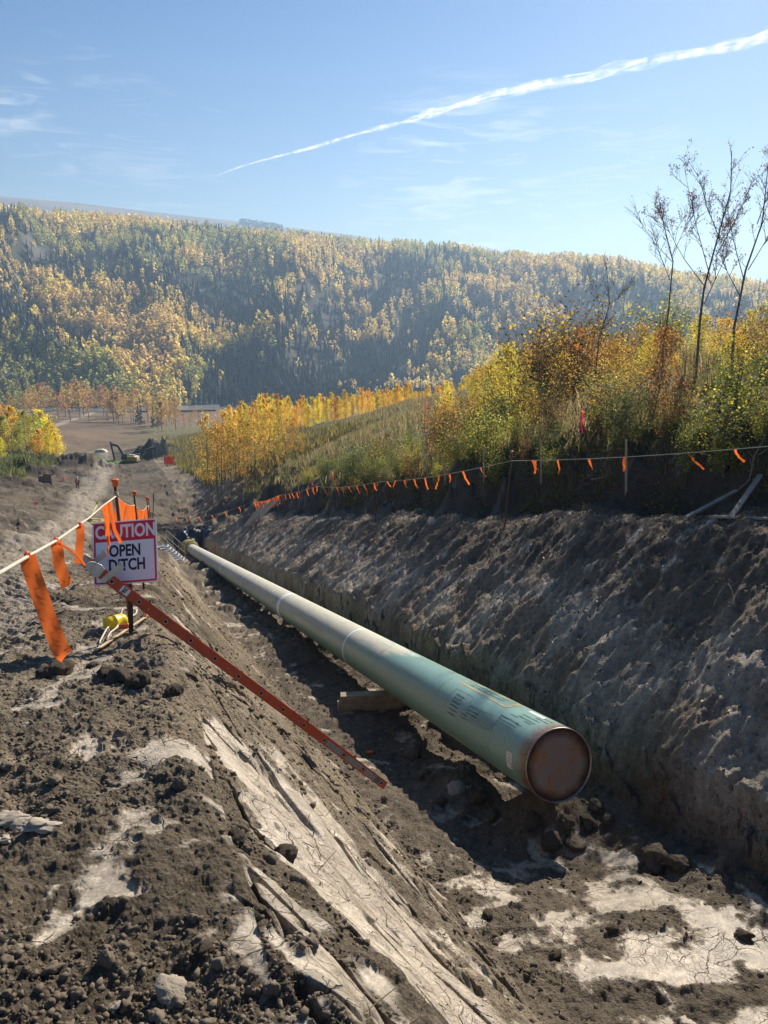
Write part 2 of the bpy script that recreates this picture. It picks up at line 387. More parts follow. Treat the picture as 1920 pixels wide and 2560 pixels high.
def ground_mat():
    m, nt, out = nmat('soil_surface'); t = NT(nt); tc = t.n('TexCoord').outputs['Object']
    tint = t.n('Attribute', attribute_name='tint').outputs['Color']
    clay = t.n('Attribute', attribute_name='clay').outputs['Fac']
    near = t.n('Attribute', attribute_name='near').outputs['Fac']
    n1 = t.noise(tc, 9, 8, .72); n2 = t.noise(tc, 70, 5, .7); n3 = t.noise(tc, 1.3, 5, .6)
    v1 = t.ramp(n1, [(.3, .55), (.7, 1.4)]); v2 = t.ramp(n2, [(.32, .6), (.68, 1.38)]); v3 = t.ramp(n3, [(.3, .78), (.7, 1.2)])
    c = t.mix(1, tint, v1, 'MULTIPLY'); c = t.mix(near, c, t.mix(1, c, v2, 'MULTIPLY')); c = t.mix(1, c, v3, 'MULTIPLY')
    c = t.mix(t.math('MULTIPLY', t.math('MULTIPLY', clay, t.ramp(t.noise(tc, 5.5, 9, .75), [(.5, 0), (.6, 1)])), .65), c, (.19, .155, .115))
    # pebbles and dry crumbs of paler soil
    vo = t.n('TexVoronoi', feature='F1'); vo.inputs['Scale'].default_value = 26; t.l(tc, vo.inputs['Vector'])
    sp = t.math('MULTIPLY', t.ramp(vo.outputs['Distance'], [(.12, 1), (.22, 0)]), t.ramp(t.n('SeparateColor').outputs[0], [(0, 0), (1, 0)]))
    sc_ = t.n('SeparateColor'); t.l(vo.outputs['Color'], sc_.inputs[0])
    pick = t.ramp(sc_.outputs[0], [(.86, 0), (.88, 1)])
    sp = t.math('MULTIPLY', t.ramp(vo.outputs['Distance'], [(.16, 1), (.26, 0)]), pick); sp = t.math('MULTIPLY', sp, near)
    c = t.mix(t.math('MULTIPLY', sp, .55), c, (.30, .265, .21))
    # drying cracks in the smeared clay and the clayey right face
    wv = t.n('VectorMath', operation='ADD'); t.l(tc, wv.inputs[0]); nz = t.n('TexNoise'); nz.inputs['Scale'].default_value = 2.5; nz.inputs['Detail'].default_value = 4; t.l(tc, nz.inputs['Vector'])
    sc2 = t.n('VectorMath', operation='SCALE'); t.l(nz.outputs['Color'], sc2.inputs[0]); sc2.inputs['Scale'].default_value = .45; t.l(sc2.outputs[0], wv.inputs[1])
    cr = t.n('TexVoronoi', feature='DISTANCE_TO_EDGE'); cr.inputs['Scale'].default_value = 4.2; t.l(wv.outputs[0], cr.inputs['Vector'])
    cr2 = t.n('TexVoronoi', feature='DISTANCE_TO_EDGE'); cr2.inputs['Scale'].default_value = 14; t.l(wv.outputs[0], cr2.inputs['Vector'])
    crack = t.math('MINIMUM', t.ramp(cr.outputs['Distance'], [(.0, 0), (.022, 1)]), t.ramp(cr2.outputs['Distance'], [(0, .7), (.03, 1)]))
    ckm = t.n('Attribute', attribute_name='crack').outputs['Fac']
    crk = t.mix(ckm, (1, 1, 1), crack)
    crk = t.mix(t.ramp(t.noise(tc, 1.8, 3), [(.42, 1), (.6, 0)]), crk, (1, 1, 1))
    c = t.mix(1, c, t.ramp(crk, [(0, .45), (.8, 1)]), 'MULTIPLY')
    p = t.n('BsdfPrincipled'); t.l(c, p.inputs['Base Color'])
    rg = t.n('MapRange'); t.l(clay, rg.inputs[0]); rg.inputs[3].default_value = .92; rg.inputs[4].default_value = .58; t.l(rg.outputs[0], p.inputs['Roughness'])
    sg = t.n('MapRange'); t.l(clay, sg.inputs[0]); sg.inputs[3].default_value = .15; sg.inputs[4].default_value = .3; t.l(sg.outputs[0], p.inputs['Specular IOR Level'])
    vb = t.n('TexVoronoi', feature='F1'); vb.inputs['Scale'].default_value = 45; t.l(tc, vb.inputs['Vector'])
    inv = t.math('SUBTRACT', 1, clay)
    hh = t.math('ADD', t.math('MULTIPLY', t.noise(tc, 30, 8, .75), 1.0), t.math('MULTIPLY', vb.outputs['Distance'], -.5))
    hh = t.math('MULTIPLY', hh, t.math('ADD', t.math('MULTIPLY', inv, .93), .07))
    hh = t.math('ADD', hh, t.math('MULTIPLY', crk, .9))
    b = t.n('Bump'); t.l(hh, b.inputs['Height']); b.inputs['Distance'].default_value = .032
    t.l(t.math('ADD', t.math('MULTIPLY', near, .85), .1), b.inputs['Strength'])
    t.l(b.outputs[0], p.inputs['Normal']); t.l(p.outputs[0], out.inputs[0]); return m
# ---------------------------------------------------------------- ground sheet
def lerp3(a, b, w): return a*(1-w[:, None])+np.asarray(b)*w[:, None]
def seg_w(x, y, pts, width):
    d = np.full_like(x, 1e9)
    for (ax, ay), (bx, by) in zip(pts[:-1], pts[1:]):
        vx, vy = bx-ax, by-ay; q = np.clip(((x-ax)*vx+(y-ay)*vy)/(vx*vx+vy*vy), 0, 1)
        d = np.minimum(d, np.hypot(x-ax-vx*q, y-ay-vy*q))
    return 1-sstep(d, width*.5, width)
def build_ground():
    a_in = np.linspace(-.62, .60, 1250); a_l = -.62-np.geomspace(.002, .95, 60)[::-1]; a_r = .60+np.geomspace(.002, .95, 60)
    az = np.concatenate([a_l, a_in, a_r])
    r = [.25]
    while r[-1] < 4600:
        q = r[-1]; s = np.interp(math.log(q), [math.log(k) for k in (.25, 1.2, 3, 8, 20, 45, 120, 260, 500, 1500, 4600)], [.08, .0045, .0028, .0034, .0052, .0065, .0055, .009, .012, .012, .05])
        r.append(q*(1+s))
    r = np.array(r); nr, na = len(r), len(az)
    R, Aa = np.meshgrid(r, az, indexing='ij'); X = (R*np.sin(Aa)).ravel(); Y = (R*np.cos(Aa)).ravel()
    from concurrent.futures import ThreadPoolExecutor
    def job(sl): q = zones(X[sl], Y[sl]); return q, detail(X[sl], Y[sl], q)
    cuts = np.linspace(0, len(X), 25).astype(int)
    with ThreadPoolExecutor(4) as ex: res = list(ex.map(job, [slice(a, b) for a, b in zip(cuts[:-1], cuts[1:])]))
    zn = tuple(np.concatenate([q[0][i] for q in res]) for i in range(8)); D = np.concatenate([q[1] for q in res]); Zt = zn[0]+D
    z, u, v, rr, clay, left, rw, dn = zn
    # river channel
    n = len(X); c = np.tile(np.array([.20, .156, .104]), (n, 1))
    m1 = fbm(X*.9, Y*.9, 201, 4); m2 = fbm(X*.17, Y*.17, 202, 4)
    c = lerp3(c, (.08, .063, .045), sstep(m1, -.05, .35)*.65)
    c = lerp3(c, (.27, .225, .165), sstep(m2, .0, .5)*.55)
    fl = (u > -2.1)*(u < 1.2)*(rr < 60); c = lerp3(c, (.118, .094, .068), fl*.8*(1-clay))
    # greyer shale-like right face
    c = lerp3(c, (.25, .20, .145), rw*.85)
    rk = rw*sstep(fbm(u*1.2-v*.3, v*.8, 203, 5), -.12, .2)*(1-sstep(u, 2.2, 3.3)); c = lerp3(c, (.38, .33, .26), rk*.8*(1-sstep(rr, 25, 45)))
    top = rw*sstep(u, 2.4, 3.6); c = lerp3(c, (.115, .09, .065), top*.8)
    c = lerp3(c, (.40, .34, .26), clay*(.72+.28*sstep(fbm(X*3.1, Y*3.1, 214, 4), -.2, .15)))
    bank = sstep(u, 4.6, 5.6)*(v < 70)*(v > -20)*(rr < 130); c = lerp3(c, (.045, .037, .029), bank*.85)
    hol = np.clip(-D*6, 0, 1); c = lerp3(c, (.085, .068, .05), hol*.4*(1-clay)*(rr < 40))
    # pad and haul road below
    pad = sstep(rr, 16, 40)*(dn < .1)*(u < 1)*(rr < 260)
    c = lerp3(c, (.10, .079, .056), pad*.9)
    c = lerp3(c, (.045, .036, .028), pad*sstep(fbm(X*.3, Y*.11, 204, 5), -.05, .22)*.85)
    rd = [Gbase(*q)[:2] for q in ((10, 1560), (70, 1400), (170, 1340), (225, 1250), (255, 1200), (270, 1160), (262, 1130))]
    rd2 = [Gbase(*q)[:2] for q in ((-10, 1480), (30, 1400), (120, 1330), (195, 1250), (225, 1200), (250, 1160))]
    ww = np.interp(rr, [5, 30, 120, 250], [.5, .8, 1.6, 2.5])
    w = np.zeros(n); sel = (rr > 4)&(rr < 420)
    for q, ln in ((1, rd), (.8, rd2)): w[sel] = np.maximum(w[sel], q*seg_w(X[sel], Y[sel], ln, 1)*0+q*np.clip(1-_segd(X[sel], Y[sel], ln)/ww[sel], 0, 1))
    c = lerp3(c, (.30, .255, .20), np.clip(w*1.3*(.55+.9*vnoise(X*.6, Y*.6, 205)), 0, 1)*.8)
    # vegetation
    ug = sstep(u, 6.1, 6.9)*(rr < 700)
    farv = sstep(rr, 100, 150)*0
    xl = X/np.maximum(Y, 1)
    # pad outline on the left and right of the haul road, seen from above
    edgeL = np.interp(rr, [20, 60, 90, 120, 160, 200, 260, 330], [-1.5, -1.2, -.62, -.475, -.42, -.415, -.41, -.405])+.02*fbm(rr*.05, rr*0, 206, 3)
    edgeR = np.interp(rr, [60, 80, 110, 140, 200, 260, 330], [-.12, -.17, -.245, -.27, -.285, -.30, -.33])+.02*fbm(rr*.07, rr*0+3, 207, 3)
    gl = sstep(edgeL-xl, 0, .02)*(rr > 70); gr = sstep(xl-edgeR, 0, .015)*(rr > 78)
    mead = sstep(rr, 262, 285)
    g = np.clip(gl+gr*(1-(u < 5.2)*(rr < 80))+mead, 0, 1); g = np.maximum(g, ug)*(rr < 740)
    gc = np.tile(np.array([.125, .125, .05]), (n, 1))
    gc = lerp3(gc, (.17, .135, .075), sstep(m2+.3*m1, -.2, .4)); gc = lerp3(gc, (.07, .085, .03), sstep(fbm(X*.09, Y*.09, 208, 3), .1, .4))
    md = sstep(rr, 235, 300); gc = lerp3(gc, (.19, .125, .075), md*.9); gc = lerp3(gc, (.13, .085, .055), md*sstep(fbm(X*.02, Y*.012, 209, 4), 0, .3)*.8)
    gc = lerp3(gc, (.16, .15, .06), md*sstep(xl, -.36, -.28)*(rr < 420)*.8)
    pa = [Gbase(*q)[:2] for q in ((125, 1068), (170, 1052), (215, 1038), (245, 1026))]
    gc = lerp3(gc, (.33, .27, .2), np.clip(1.4-_segd(X, Y, pa)/2.6, 0, 1)*(rr > 250)*(rr < 700))
    g2 = P(195, 1140, 185); gc = lerp3(gc, (.075, .16, .03), sstep(blob(X, Y, g2[0], g2[1], 12, 20), .3, .5)); g = np.maximum(g, sstep(blob(X, Y, g2[0], g2[1], 12, 20), .3, .5))
    c = c*(1-g[:, None])+gc*g[:, None]
    # far hillside floor
    hl = sstep(rr, 600, 720); hc = np.tile(np.array([.045, .05, .028]), (n, 1))
    hc = lerp3(hc, (.13, .10, .045), sstep(fbm(X/40, Y/40, 210, 5), .0, .4)*.6)
    for q in ((110, 640, 16), (85, 620, 14), (30, 935, 18)):
        s_ = Gbase(q[0], q[1]); hc = lerp3(hc, (.17, .15, .125), sstep(blob(X, Y, s_[0], s_[1], q[2], q[2]*1.4)+.3*fbm(X/30, Y/30, 211, 4), .45, .75))
    c = c*(1-hl[:, None])+hc*hl[:, None]
    pl = sstep(rr, 1700, 2300); pc = np.tile(np.array([.21, .155, .11]), (n, 1)); pc = lerp3(pc, (.28, .22, .15), sstep(fbm(X/500, Y/120, 212, 3), 0, .3))
    c = c*(1-pl[:, None])+pc*pl[:, None]
    crack = np.clip(clay+rw*.8*sstep(fbm(X*.8, Y*.8, 213, 3), -.3, .2)+(u > .9)*(u < 1.5)*1.0*(rr < 30), 0, 1)*(rr < 30)
    near = 1-sstep(rr, 14, 40)
    idx = np.arange(nr*na).reshape(nr, na)
    F = np.stack([idx[:-1, :-1], idx[:-1, 1:], idx[1:, 1:], idx[1:, :-1]], -1).reshape(-1, 4)
    V = np.stack([X, Y, Zt], 1)
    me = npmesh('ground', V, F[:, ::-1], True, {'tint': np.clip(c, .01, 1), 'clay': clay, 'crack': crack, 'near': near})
    o = link('ground', me, ground_mat()); setp(o, kind='structure')
    print('ground', nr, na, nr*na)
    return o
def _segd(x, y, pts):
    d = np.full_like(x, 1e9)
    for (ax, ay), (bx, by) in zip(pts[:-1], pts[1:]):
        vx, vy = bx-ax, by-ay; q = np.clip(((x-ax)*vx+(y-ay)*vy)/(vx*vx+vy*vy), 0, 1)
        d = np.minimum(d, np.hypot(x-ax-vx*q, y-ay-vy*q))
    return d
# ---------------------------------------------------------------- camera, sun, sky, air
def build_env():
    cam = bpy.data.cameras.new('camera'); cam.sensor_fit = 'VERTICAL'; cam.sensor_height = 36; cam.lens = 36*FPX/2560
    cam.clip_start = .05; cam.clip_end = 60000
    co = bpy.data.objects.new('camera', cam); COL.objects.link(co); co.rotation_euler = (math.pi/2-PITCH, 0, 0); SC.camera = co
    sd = Vector((.453, .891, .63)).normalized()
    el = math.asin(sd.z); azs = math.atan2(sd.x, sd.y)
    L = bpy.data.lights.new('sun', 'SUN'); L.energy = 5.0; L.angle = math.radians(.53); L.color = (1, .91, .78)
    lo = bpy.data.objects.new('sun', L); COL.objects.link(lo); lo.rotation_euler = sd.to_track_quat('Z', 'Y').to_euler()
    w = bpy.data.worlds.new('World'); SC.world = w; w.use_nodes = True; nt = w.node_tree; nt.nodes.clear(); t = NT(nt)
    out = t.n('OutputWorld'); bg = t.n('Background'); bg.inputs['Strength'].default_value = .053
    sky = t.n('TexSky', sky_type='NISHITA'); sky.sun_disc = False; sky.sun_elevation = el; sky.sun_rotation = azs
    sky.air_density = 1.25; sky.dust_density = .35; sky.ozone_density = 3.5; sky.altitude = 600
    tc = t.n('TexCoord').outputs['Generated']
    # thin cirrus: noise on the plane of a high cloud layer
    sx = t.n('SeparateXYZ'); t.l(tc, sx.inputs[0]); zc = t.math('MAXIMUM', t.math('ADD', sx.outputs[2], .03), .02)
    cb = t.n('CombineXYZ'); t.l(t.math('DIVIDE', sx.outputs[0], zc), cb.inputs[0]); t.l(t.math('DIVIDE', sx.outputs[1], zc), cb.inputs[1])
    mp = t.n('Mapping'); mp.inputs['Scale'].default_value = (.28, .85, 1); mp.inputs['Rotation'].default_value = (0, 0, .30); mp.inputs['Location'].default_value = (1.3, .4, 0); t.l(cb.outputs[0], mp.inputs[0])
    n1 = t.noise(mp.outputs[0], 1.0, 9, .62, 1.2); n2 = t.noise(mp.outputs[0], .33, 3, .5)
    cl = t.math('MULTIPLY', t.ramp(n1, [(.50, 0), (.80, 1)]), t.ramp(n2, [(.42, 0), (.62, 1)]))
    low = t.ramp(sx.outputs[2], [(.10, 1), (.34, 0)])
    sp = None
    for (px, py, a, b, k) in ((20, 300, .9986, .9999, .5), (100, 250, .9994, .99995, .5), (180, 385, .9993, .99995, .5), (1150, 545, .985, .999, .75), (1500, 530, .99, .9995, .5), (300, 470, .985, .999, .35)):
        d = ray(px, py); d = d/np.linalg.norm(d); dp = t.n('VectorMath', operation='DOT_PRODUCT'); t.l(tc, dp.inputs[0]); dp.inputs[1].default_value = tuple(d)
        mr = t.n('MapRange'); mr.inputs[1].default_value = a; mr.inputs[2].default_value = b; mr.inputs[4].default_value = k; t.l(dp.outputs['Value'], mr.inputs[0]); sp = mr.outputs[0] if sp is None else t.math('MAXIMUM', sp, mr.outputs[0])
    mp2 = t.n('Mapping'); mp2.inputs['Scale'].default_value = (11, 11, 75); mp2.inputs['Rotation'].default_value = (0, .16, 0); t.l(tc, mp2.inputs[0])
    cl = t.math('MULTIPLY', t.ramp(t.noise(mp2.outputs[0], 1.0, 8, .6, .8), [(.47, 0), (.70, 1)]), sp)
    cl = t.math('MAXIMUM', cl, t.math('MULTIPLY', low, .10))
    hsv = t.n('HueSaturation'); hsv.inputs['Saturation'].default_value = 1.28; hsv.inputs['Hue'].default_value = .508; t.l(sky.outputs[0], hsv.inputs['Color'])
    c = t.mix(cl, hsv.outputs[0], (11, 11.6, 12.2))
    t.l(c, bg.inputs[0]); t.l(bg.outputs[0], out.inputs[0])
    # valley air
    b = MB(); b.box((300, 1950, 60), (7000, 5700, 620))
    m, nt, out = nmat('valley_air'); t = NT(nt); pv = t.n('VolumePrincipled'); pv.inputs['Color'].default_value = (.50, .72, 1.0, 1); pv.inputs['Density'].default_value = .00025
    pv.inputs['Anisotropy'].default_value = .35
    t.l(pv.outputs[0], out.inputs['Volume'])
    o = b.build('haze', m); setp(o, kind='stuff')
    vs = SC.view_settings; vs.view_transform = 'Standard'; vs.look = 'None'; vs.exposure = .76; vs.gamma = 1
    SC.cycles.volume_bounces = 0; SC.cycles.max_bounces = 6; SC.cycles.transparent_max_bounces = 32
# ---------------------------------------------------------------- vegetation
def leafmat(name, transl=.5, rough=.6, hv=.06, vv=.35):
    m, nt, out = nmat(name); t = NT(nt)
    c = t.n('Attribute', attribute_name='tint').outputs['Color']
    oi = t.n('ObjectInfo').outputs['Random']
    hs = t.n('HueSaturation'); t.l(c, hs.inputs['Color'])
    t.l(t.math('ADD', t.math('MULTIPLY', oi, hv), .5-hv/2), hs.inputs['Hue']); t.l(t.math('ADD', t.math('MULTIPLY', t.math('FRACT', t.math('MULTIPLY', oi, 7.3)), vv), 1-vv/2), hs.inputs['Value'])
    d = t.n('BsdfPrincipled'); d.inputs['Roughness'].default_value = rough; d.inputs['Specular IOR Level'].default_value = .25; t.l(hs.outputs[0], d.inputs['Base Color'])
    tr = t.n('BsdfTranslucent'); t.l(hs.outputs[0], tr.inputs[0]); mx = t.n('MixShader'); mx.inputs[0].default_value = transl
    t.l(d.outputs[0], mx.inputs[1]); t.l(tr.outputs[0], mx.inputs[2]); t.l(mx.outputs[0], out.inputs[0]); return m
LEAF = leafmat('leaf', .6); NEEDLE = leafmat('needle', .12); HLEAF = leafmat('hill_leaf', .62, hv=0, vv=0)
BARK = simple('aspen_bark', (.30, .27, .22), .85, var=.6, scale=14)
BARKD = simple('grey_bark', (.21, .185, .155), .85, var=.5, scale=14)
def rand_unit(n):
    a = rng.normal(size=(n, 3)); return a/np.linalg.norm(a, axis=1)[:, None]
def leaf_quads(C, s, asp=.8, droop=0):
    n = len(C); a = rand_unit(n); b = np.cross(a, rand_unit(n)); b /= np.linalg.norm(b, axis=1)[:, None]
    s = np.broadcast_to(s, n)[:, None]; a = a*s*.5; b = b*s*.5*asp
    V = np.stack([C-a, C+b, C+a, C-b], 1).reshape(-1, 3); F = np.arange(4*n).reshape(n, 4); return V, F
def pal(n, cols, w=None, var=.13):
    cols = np.array(cols); i = rng.choice(len(cols), n, p=w); c = cols[i]*(1+rng.normal(size=(n, 1))*var); return np.clip(c, .01, 1)
def cmesh(name, V, F, C): return npmesh(name, V, F, False, {'tint': np.repeat(C, F.shape[1], 0)})
def make_tree(nm, seed, H, cb, cr, nleaf, ls, cols, w=None, stems=1, limbs=14, clump=.35, trunk_r=.012, shape='egg', fill=.45, asc=.8, lean=.03):
    """returns wood MB and leaf arrays; limbs spring from a bent, tapered stem, leaves gather round the limb ends"""
    rr = random.Random(seed); mb = MB(); pts = []
    for s_ in range(stems):
        ox, oy = (rr.uniform(-.06, .06)*H, rr.uniform(-.06, .06)*H) if stems > 1 else (0, 0)
        hh = H*rr.uniform(.8, 1) if s_ else H
        la = rr.uniform(0, 6.28); lm = rr.uniform(0, lean)*H
        path = []; wx = rr.uniform(0, 6)
        for i in range(8):
            q = i/7; path.append(Vector((ox+math.cos(la)*lm*q*q+math.sin(q*5+wx)*.008*H, oy+math.sin(la)*lm*q*q+math.cos(q*4+wx)*.008*H, q*hh*.96)))
        mb.tube(path, [H*trunk_r*(1-.9*i/7)+.004 for i in range(8)], 5, False)
        for k in range(limbs):
            q = cb+(1-cb)*((k+rr.random())/limbs)*.97
            f = q*7; i = min(6, int(f)); p0 = path[i].lerp(path[i+1], f-i)
            e = (q-cb)/(1-cb)
            if shape == 'egg': R = cr*math.sin(math.pi*min(1, .12+e*.88)**.75)**.7
            elif shape == 'col': R = cr*(.55+.45*math.sin(math.pi*e))*(1 if e < .8 else (1-e)*4+.15)
            elif shape == 'cone': R = cr*(1-e)+.05*cr
            else: R = cr*(.4+.6*e)
            R *= rr.uniform(.65, 1.15)
            an = rr.uniform(0, 6.28) if k % 2 else k*2.4
            d = Vector((math.cos(an), math.sin(an), asc*rr.uniform(.6, 1.3)))
            p1 = p0+Vector((d.x*R*.5, d.y*R*.5, d.z*R*.35)); p2 = p0+Vector((d.x*R, d.y*R, d.z*R*.95))
            mb.tube([p0, p1, p2], [H*trunk_r*.4*(1-q)+.004, H*trunk_r*.2*(1-q)+.003, .002], 3, False)
            for _ in range(2):
                pts.append((p1.lerp(p2, rr.uniform(.3, 1)), R))
            pts.append((p2, R)); pts.append((p1, R)); 
            if rr.random() < fill: pts.append((p0.lerp(p1, .5), R))
        pts.append((path[-1], cr*.3))
    n = nleaf; idx = rng.integers(0, len(pts), n)
    Cn = np.array([pts[i][0] for i in range(len(pts))]); Rn = np.array([p_[1] for p_ in pts])
    wt = rng.uniform(.3, 1.4, len(pts)); idx = rng.choice(len(pts), n, p=wt/wt.sum())
    wsel = 0; C = Cn[idx]+rng.normal(size=(n, 3))*(clump*Rn[idx][:, None]*np.array([.6, .6, .75]))
    C[:, 2] = np.abs(C[:, 2])
    lc = pal(n, cols, w)*(1+.25*np.sin(idx*12.9)[:, None])
    V, F = leaf_quads(C, ls*rng.uniform(.7, 1.3, n))
    wood = bpy.data.meshes.new(nm+'_wood'); wood.from_pydata(mb.v, [], mb.f); wood.update()
    return wood, cmesh(nm+'_leaves', V, F, np.clip(lc, .01, 1)), H
GOLD = [(.86, .60, .06), (.80, .50, .05), (.90, .68, .10)]; GREENG = [(.42, .44, .07), (.30, .38, .07), (.62, .52, .07)]
ORG = [(.60, .33, .07), (.68, .40, .07), (.50, .26, .06)]; TAN = [(.50, .32, .12), (.42, .27, .12), (.56, .38, .12)]
OLV = [(.13, .16, .04), (.20, .20, .05), (.09, .12, .035)]; BRN = [(.22, .12, .05), (.30, .17, .05), (.14, .09, .05), (.12, .13, .05)]
def plant(name, proto, x, y, h, label, cat, group=None, mats=(None, None), lean=0, wood='trunk', leaves='crown', sink=.08, wide=1):
    w_, l_, H0 = proto; s = h/H0
    o = thing(name, label, cat, (x, y, Zs(x, y)-sink), (random.uniform(-lean, lean), random.uniform(-lean, lean), random.uniform(0, 6.28)), group)
    o.scale = (s*wide, s*wide, s)
    a = bpy.data.objects.new(wood, w_); COL.objects.link(a); a.parent = o
    b = bpy.data.objects.new(leaves, l_); COL.objects.link(b); b.parent = o
    return o
def proto(*a, bark=None, leaf=None, **k):
    w_, l_, H0 = make_tree(*a, **k); w_.materials.append(bark or BARK); l_.materials.append(leaf or LEAF); return w_, l_, H0
def proj(p_):
    x, y, z = p_; t = y*CP-z*SP; yc = -(z*CP+y*SP); return 960+FPX*x/t, 1280+FPX*yc/t, t
def build_far_forest():
    n = 27000
    az = rng.uniform(-.56, .56, n*2); r = np.sqrt(rng.uniform(640**2, 1560**2, n*2)); r[::4] = rng.uniform(650, 960, len(r[::4])); x = r*np.sin(az); y = r*np.cos(az)
    dens = fbm(x/70, y/70, 300, 3); bare = fbm(x/130, y/130, 301, 3)
    keep = (bare < 1)&(rng.random(n*2) < .88+.5*dens)
    # screes and the slumped lower left slope carry few trees
    for px, py, rx in ((110, 640, 13), (85, 620, 11)):
        g = Gbase(px, py); keep &= ~((blob(x, y, g[0], g[1], rx, rx*1.3) > .45)&(rng.random(n*2) < .72))
    x, y, r, az = x[keep][:n], y[keep][:n], r[keep][:n], az[keep][:n]; n = len(x)
    z = H(x, y); kind = fbm(x/105, y/105, 302, 4)*1.15+rng.normal(size=n)*.18+.12*np.clip((z-60)/120, -1, 1)*-.3
    spr = (kind > -.03+.35*sstep(r, 1150, 1330)-.28*(1-sstep(r, 760, 850))*(az > -.3))  # extra dark spruces low on the hill stand in for the bluish shadow there
    green = fbm(x/80, y/80, 303, 3)+rng.normal(size=n)*.12
    tmpl = []
    for k in range(8):
        m = 44; e = rng.random(m); zz = .12+.88*e; rad = .21*np.sin(np.pi*np.clip(.1+.9*e, 0, 1)**.8)**.6*np.sqrt(rng.uniform(.25, 1, m))
        a = rng.uniform(0, 6.28, m); C = np.stack([np.cos(a)*rad, np.sin(a)*rad, zz], 1)
        V, F = leaf_quads(C, rng.uniform(.10, .19, m), .9); tmpl.append((V, F))
    s_t = []
    for k in range(5):
        vs = []; fs = []
        for j in range(6):
            zb = .08+j*.145; rb = .17*(1-j/6.6)*rng.uniform(.85, 1.15); zt = zb+.26
            for q in range(5):
                a0 = q*1.257+j; a1 = a0+1.1; b = len(vs)
                vs += [(rb*math.cos(a0), rb*math.sin(a0), zb+rng.uniform(-.02, .02)), (rb*math.cos(a1), rb*math.sin(a1), zb+rng.uniform(-.02, .02)), (0.01, 0, zt), (-.01, 0, zt)]; fs.append((b, b+1, b+2, b+3))
        s_t.append((np.array(vs), np.array(fs)))
    def gather(sel, T, hts, cols, name, label, mat, var):
        Vs = []; Cs = []; idx = np.nonzero(sel)[0]; tk = rng.integers(0, len(T), len(idx)); nv = 0
        for k in range(len(T)):
            ii = idx[tk == k]; V, F = T[k]; m = len(ii); a = rng.uniform(0, 6.28, m); c, s = np.cos(a), np.sin(a); h = hts[ii]; wd = h*rng.uniform(.8, 1.35, m)
            X = (V[None, :, 0]*c[:, None]-V[None, :, 1]*s[:, None])*wd[:, None]+x[ii][:, None]; Y = (V[None, :, 0]*s[:, None]+V[None, :, 1]*c[:, None])*wd[:, None]+y[ii][:, None]
            Zz = V[None, :, 2]*h[:, None]+z[ii][:, None]-1
            Vs.append(np.stack([X, Y, Zz], -1).reshape(-1, 3))
            nq = len(V)//4; cc = np.repeat(cols[ii][:, None, :], nq, 1)*(1+rng.normal(size=(m, nq, 1))*var)
            Cs.append(np.repeat(cc.reshape(-1, 3), 4, 0))
        V = np.concatenate(Vs); F = np.arange(len(V)).reshape(-1, 4)
        me = npmesh(name, V, F, False, {'tint': np.clip(np.concatenate(Cs), .008, 1)})
        o = link(name, me, mat); setp(o, label, 'forest', kind='stuff'); return o
    hA = rng.uniform(8, 16, n)*(1+.25*np.clip(fbm(x/50, y/50, 304, 2), -1, 1)); hS = rng.uniform(7, 15, n)
    base = np.where((green > .16)[:, None], np.array([.48, .46, .13]), np.where((rng.random(n) < .35)[:, None], np.array([.82, .60, .20]), np.array([.90, .70, .18])))
    base = np.where((green < -.22)[:, None], np.array([.76, .56, .22]), base)*rng.uniform(.75, 1.15, (n, 1))
    gather(~spr, tmpl, hA, base, 'aspen_forest', 'gold and green autumn aspen wood covering the far valley side', HLEAF, .16)
    gather(spr, s_t, hS, np.tile([.035, .055, .035], (n, 1))*rng.uniform(.7, 1.3, (n, 1)), 'spruce_forest', 'dark spruce trees scattered among the golden wood on the far valley side', NEEDLE, .2)
    print('forest', n, spr.sum())
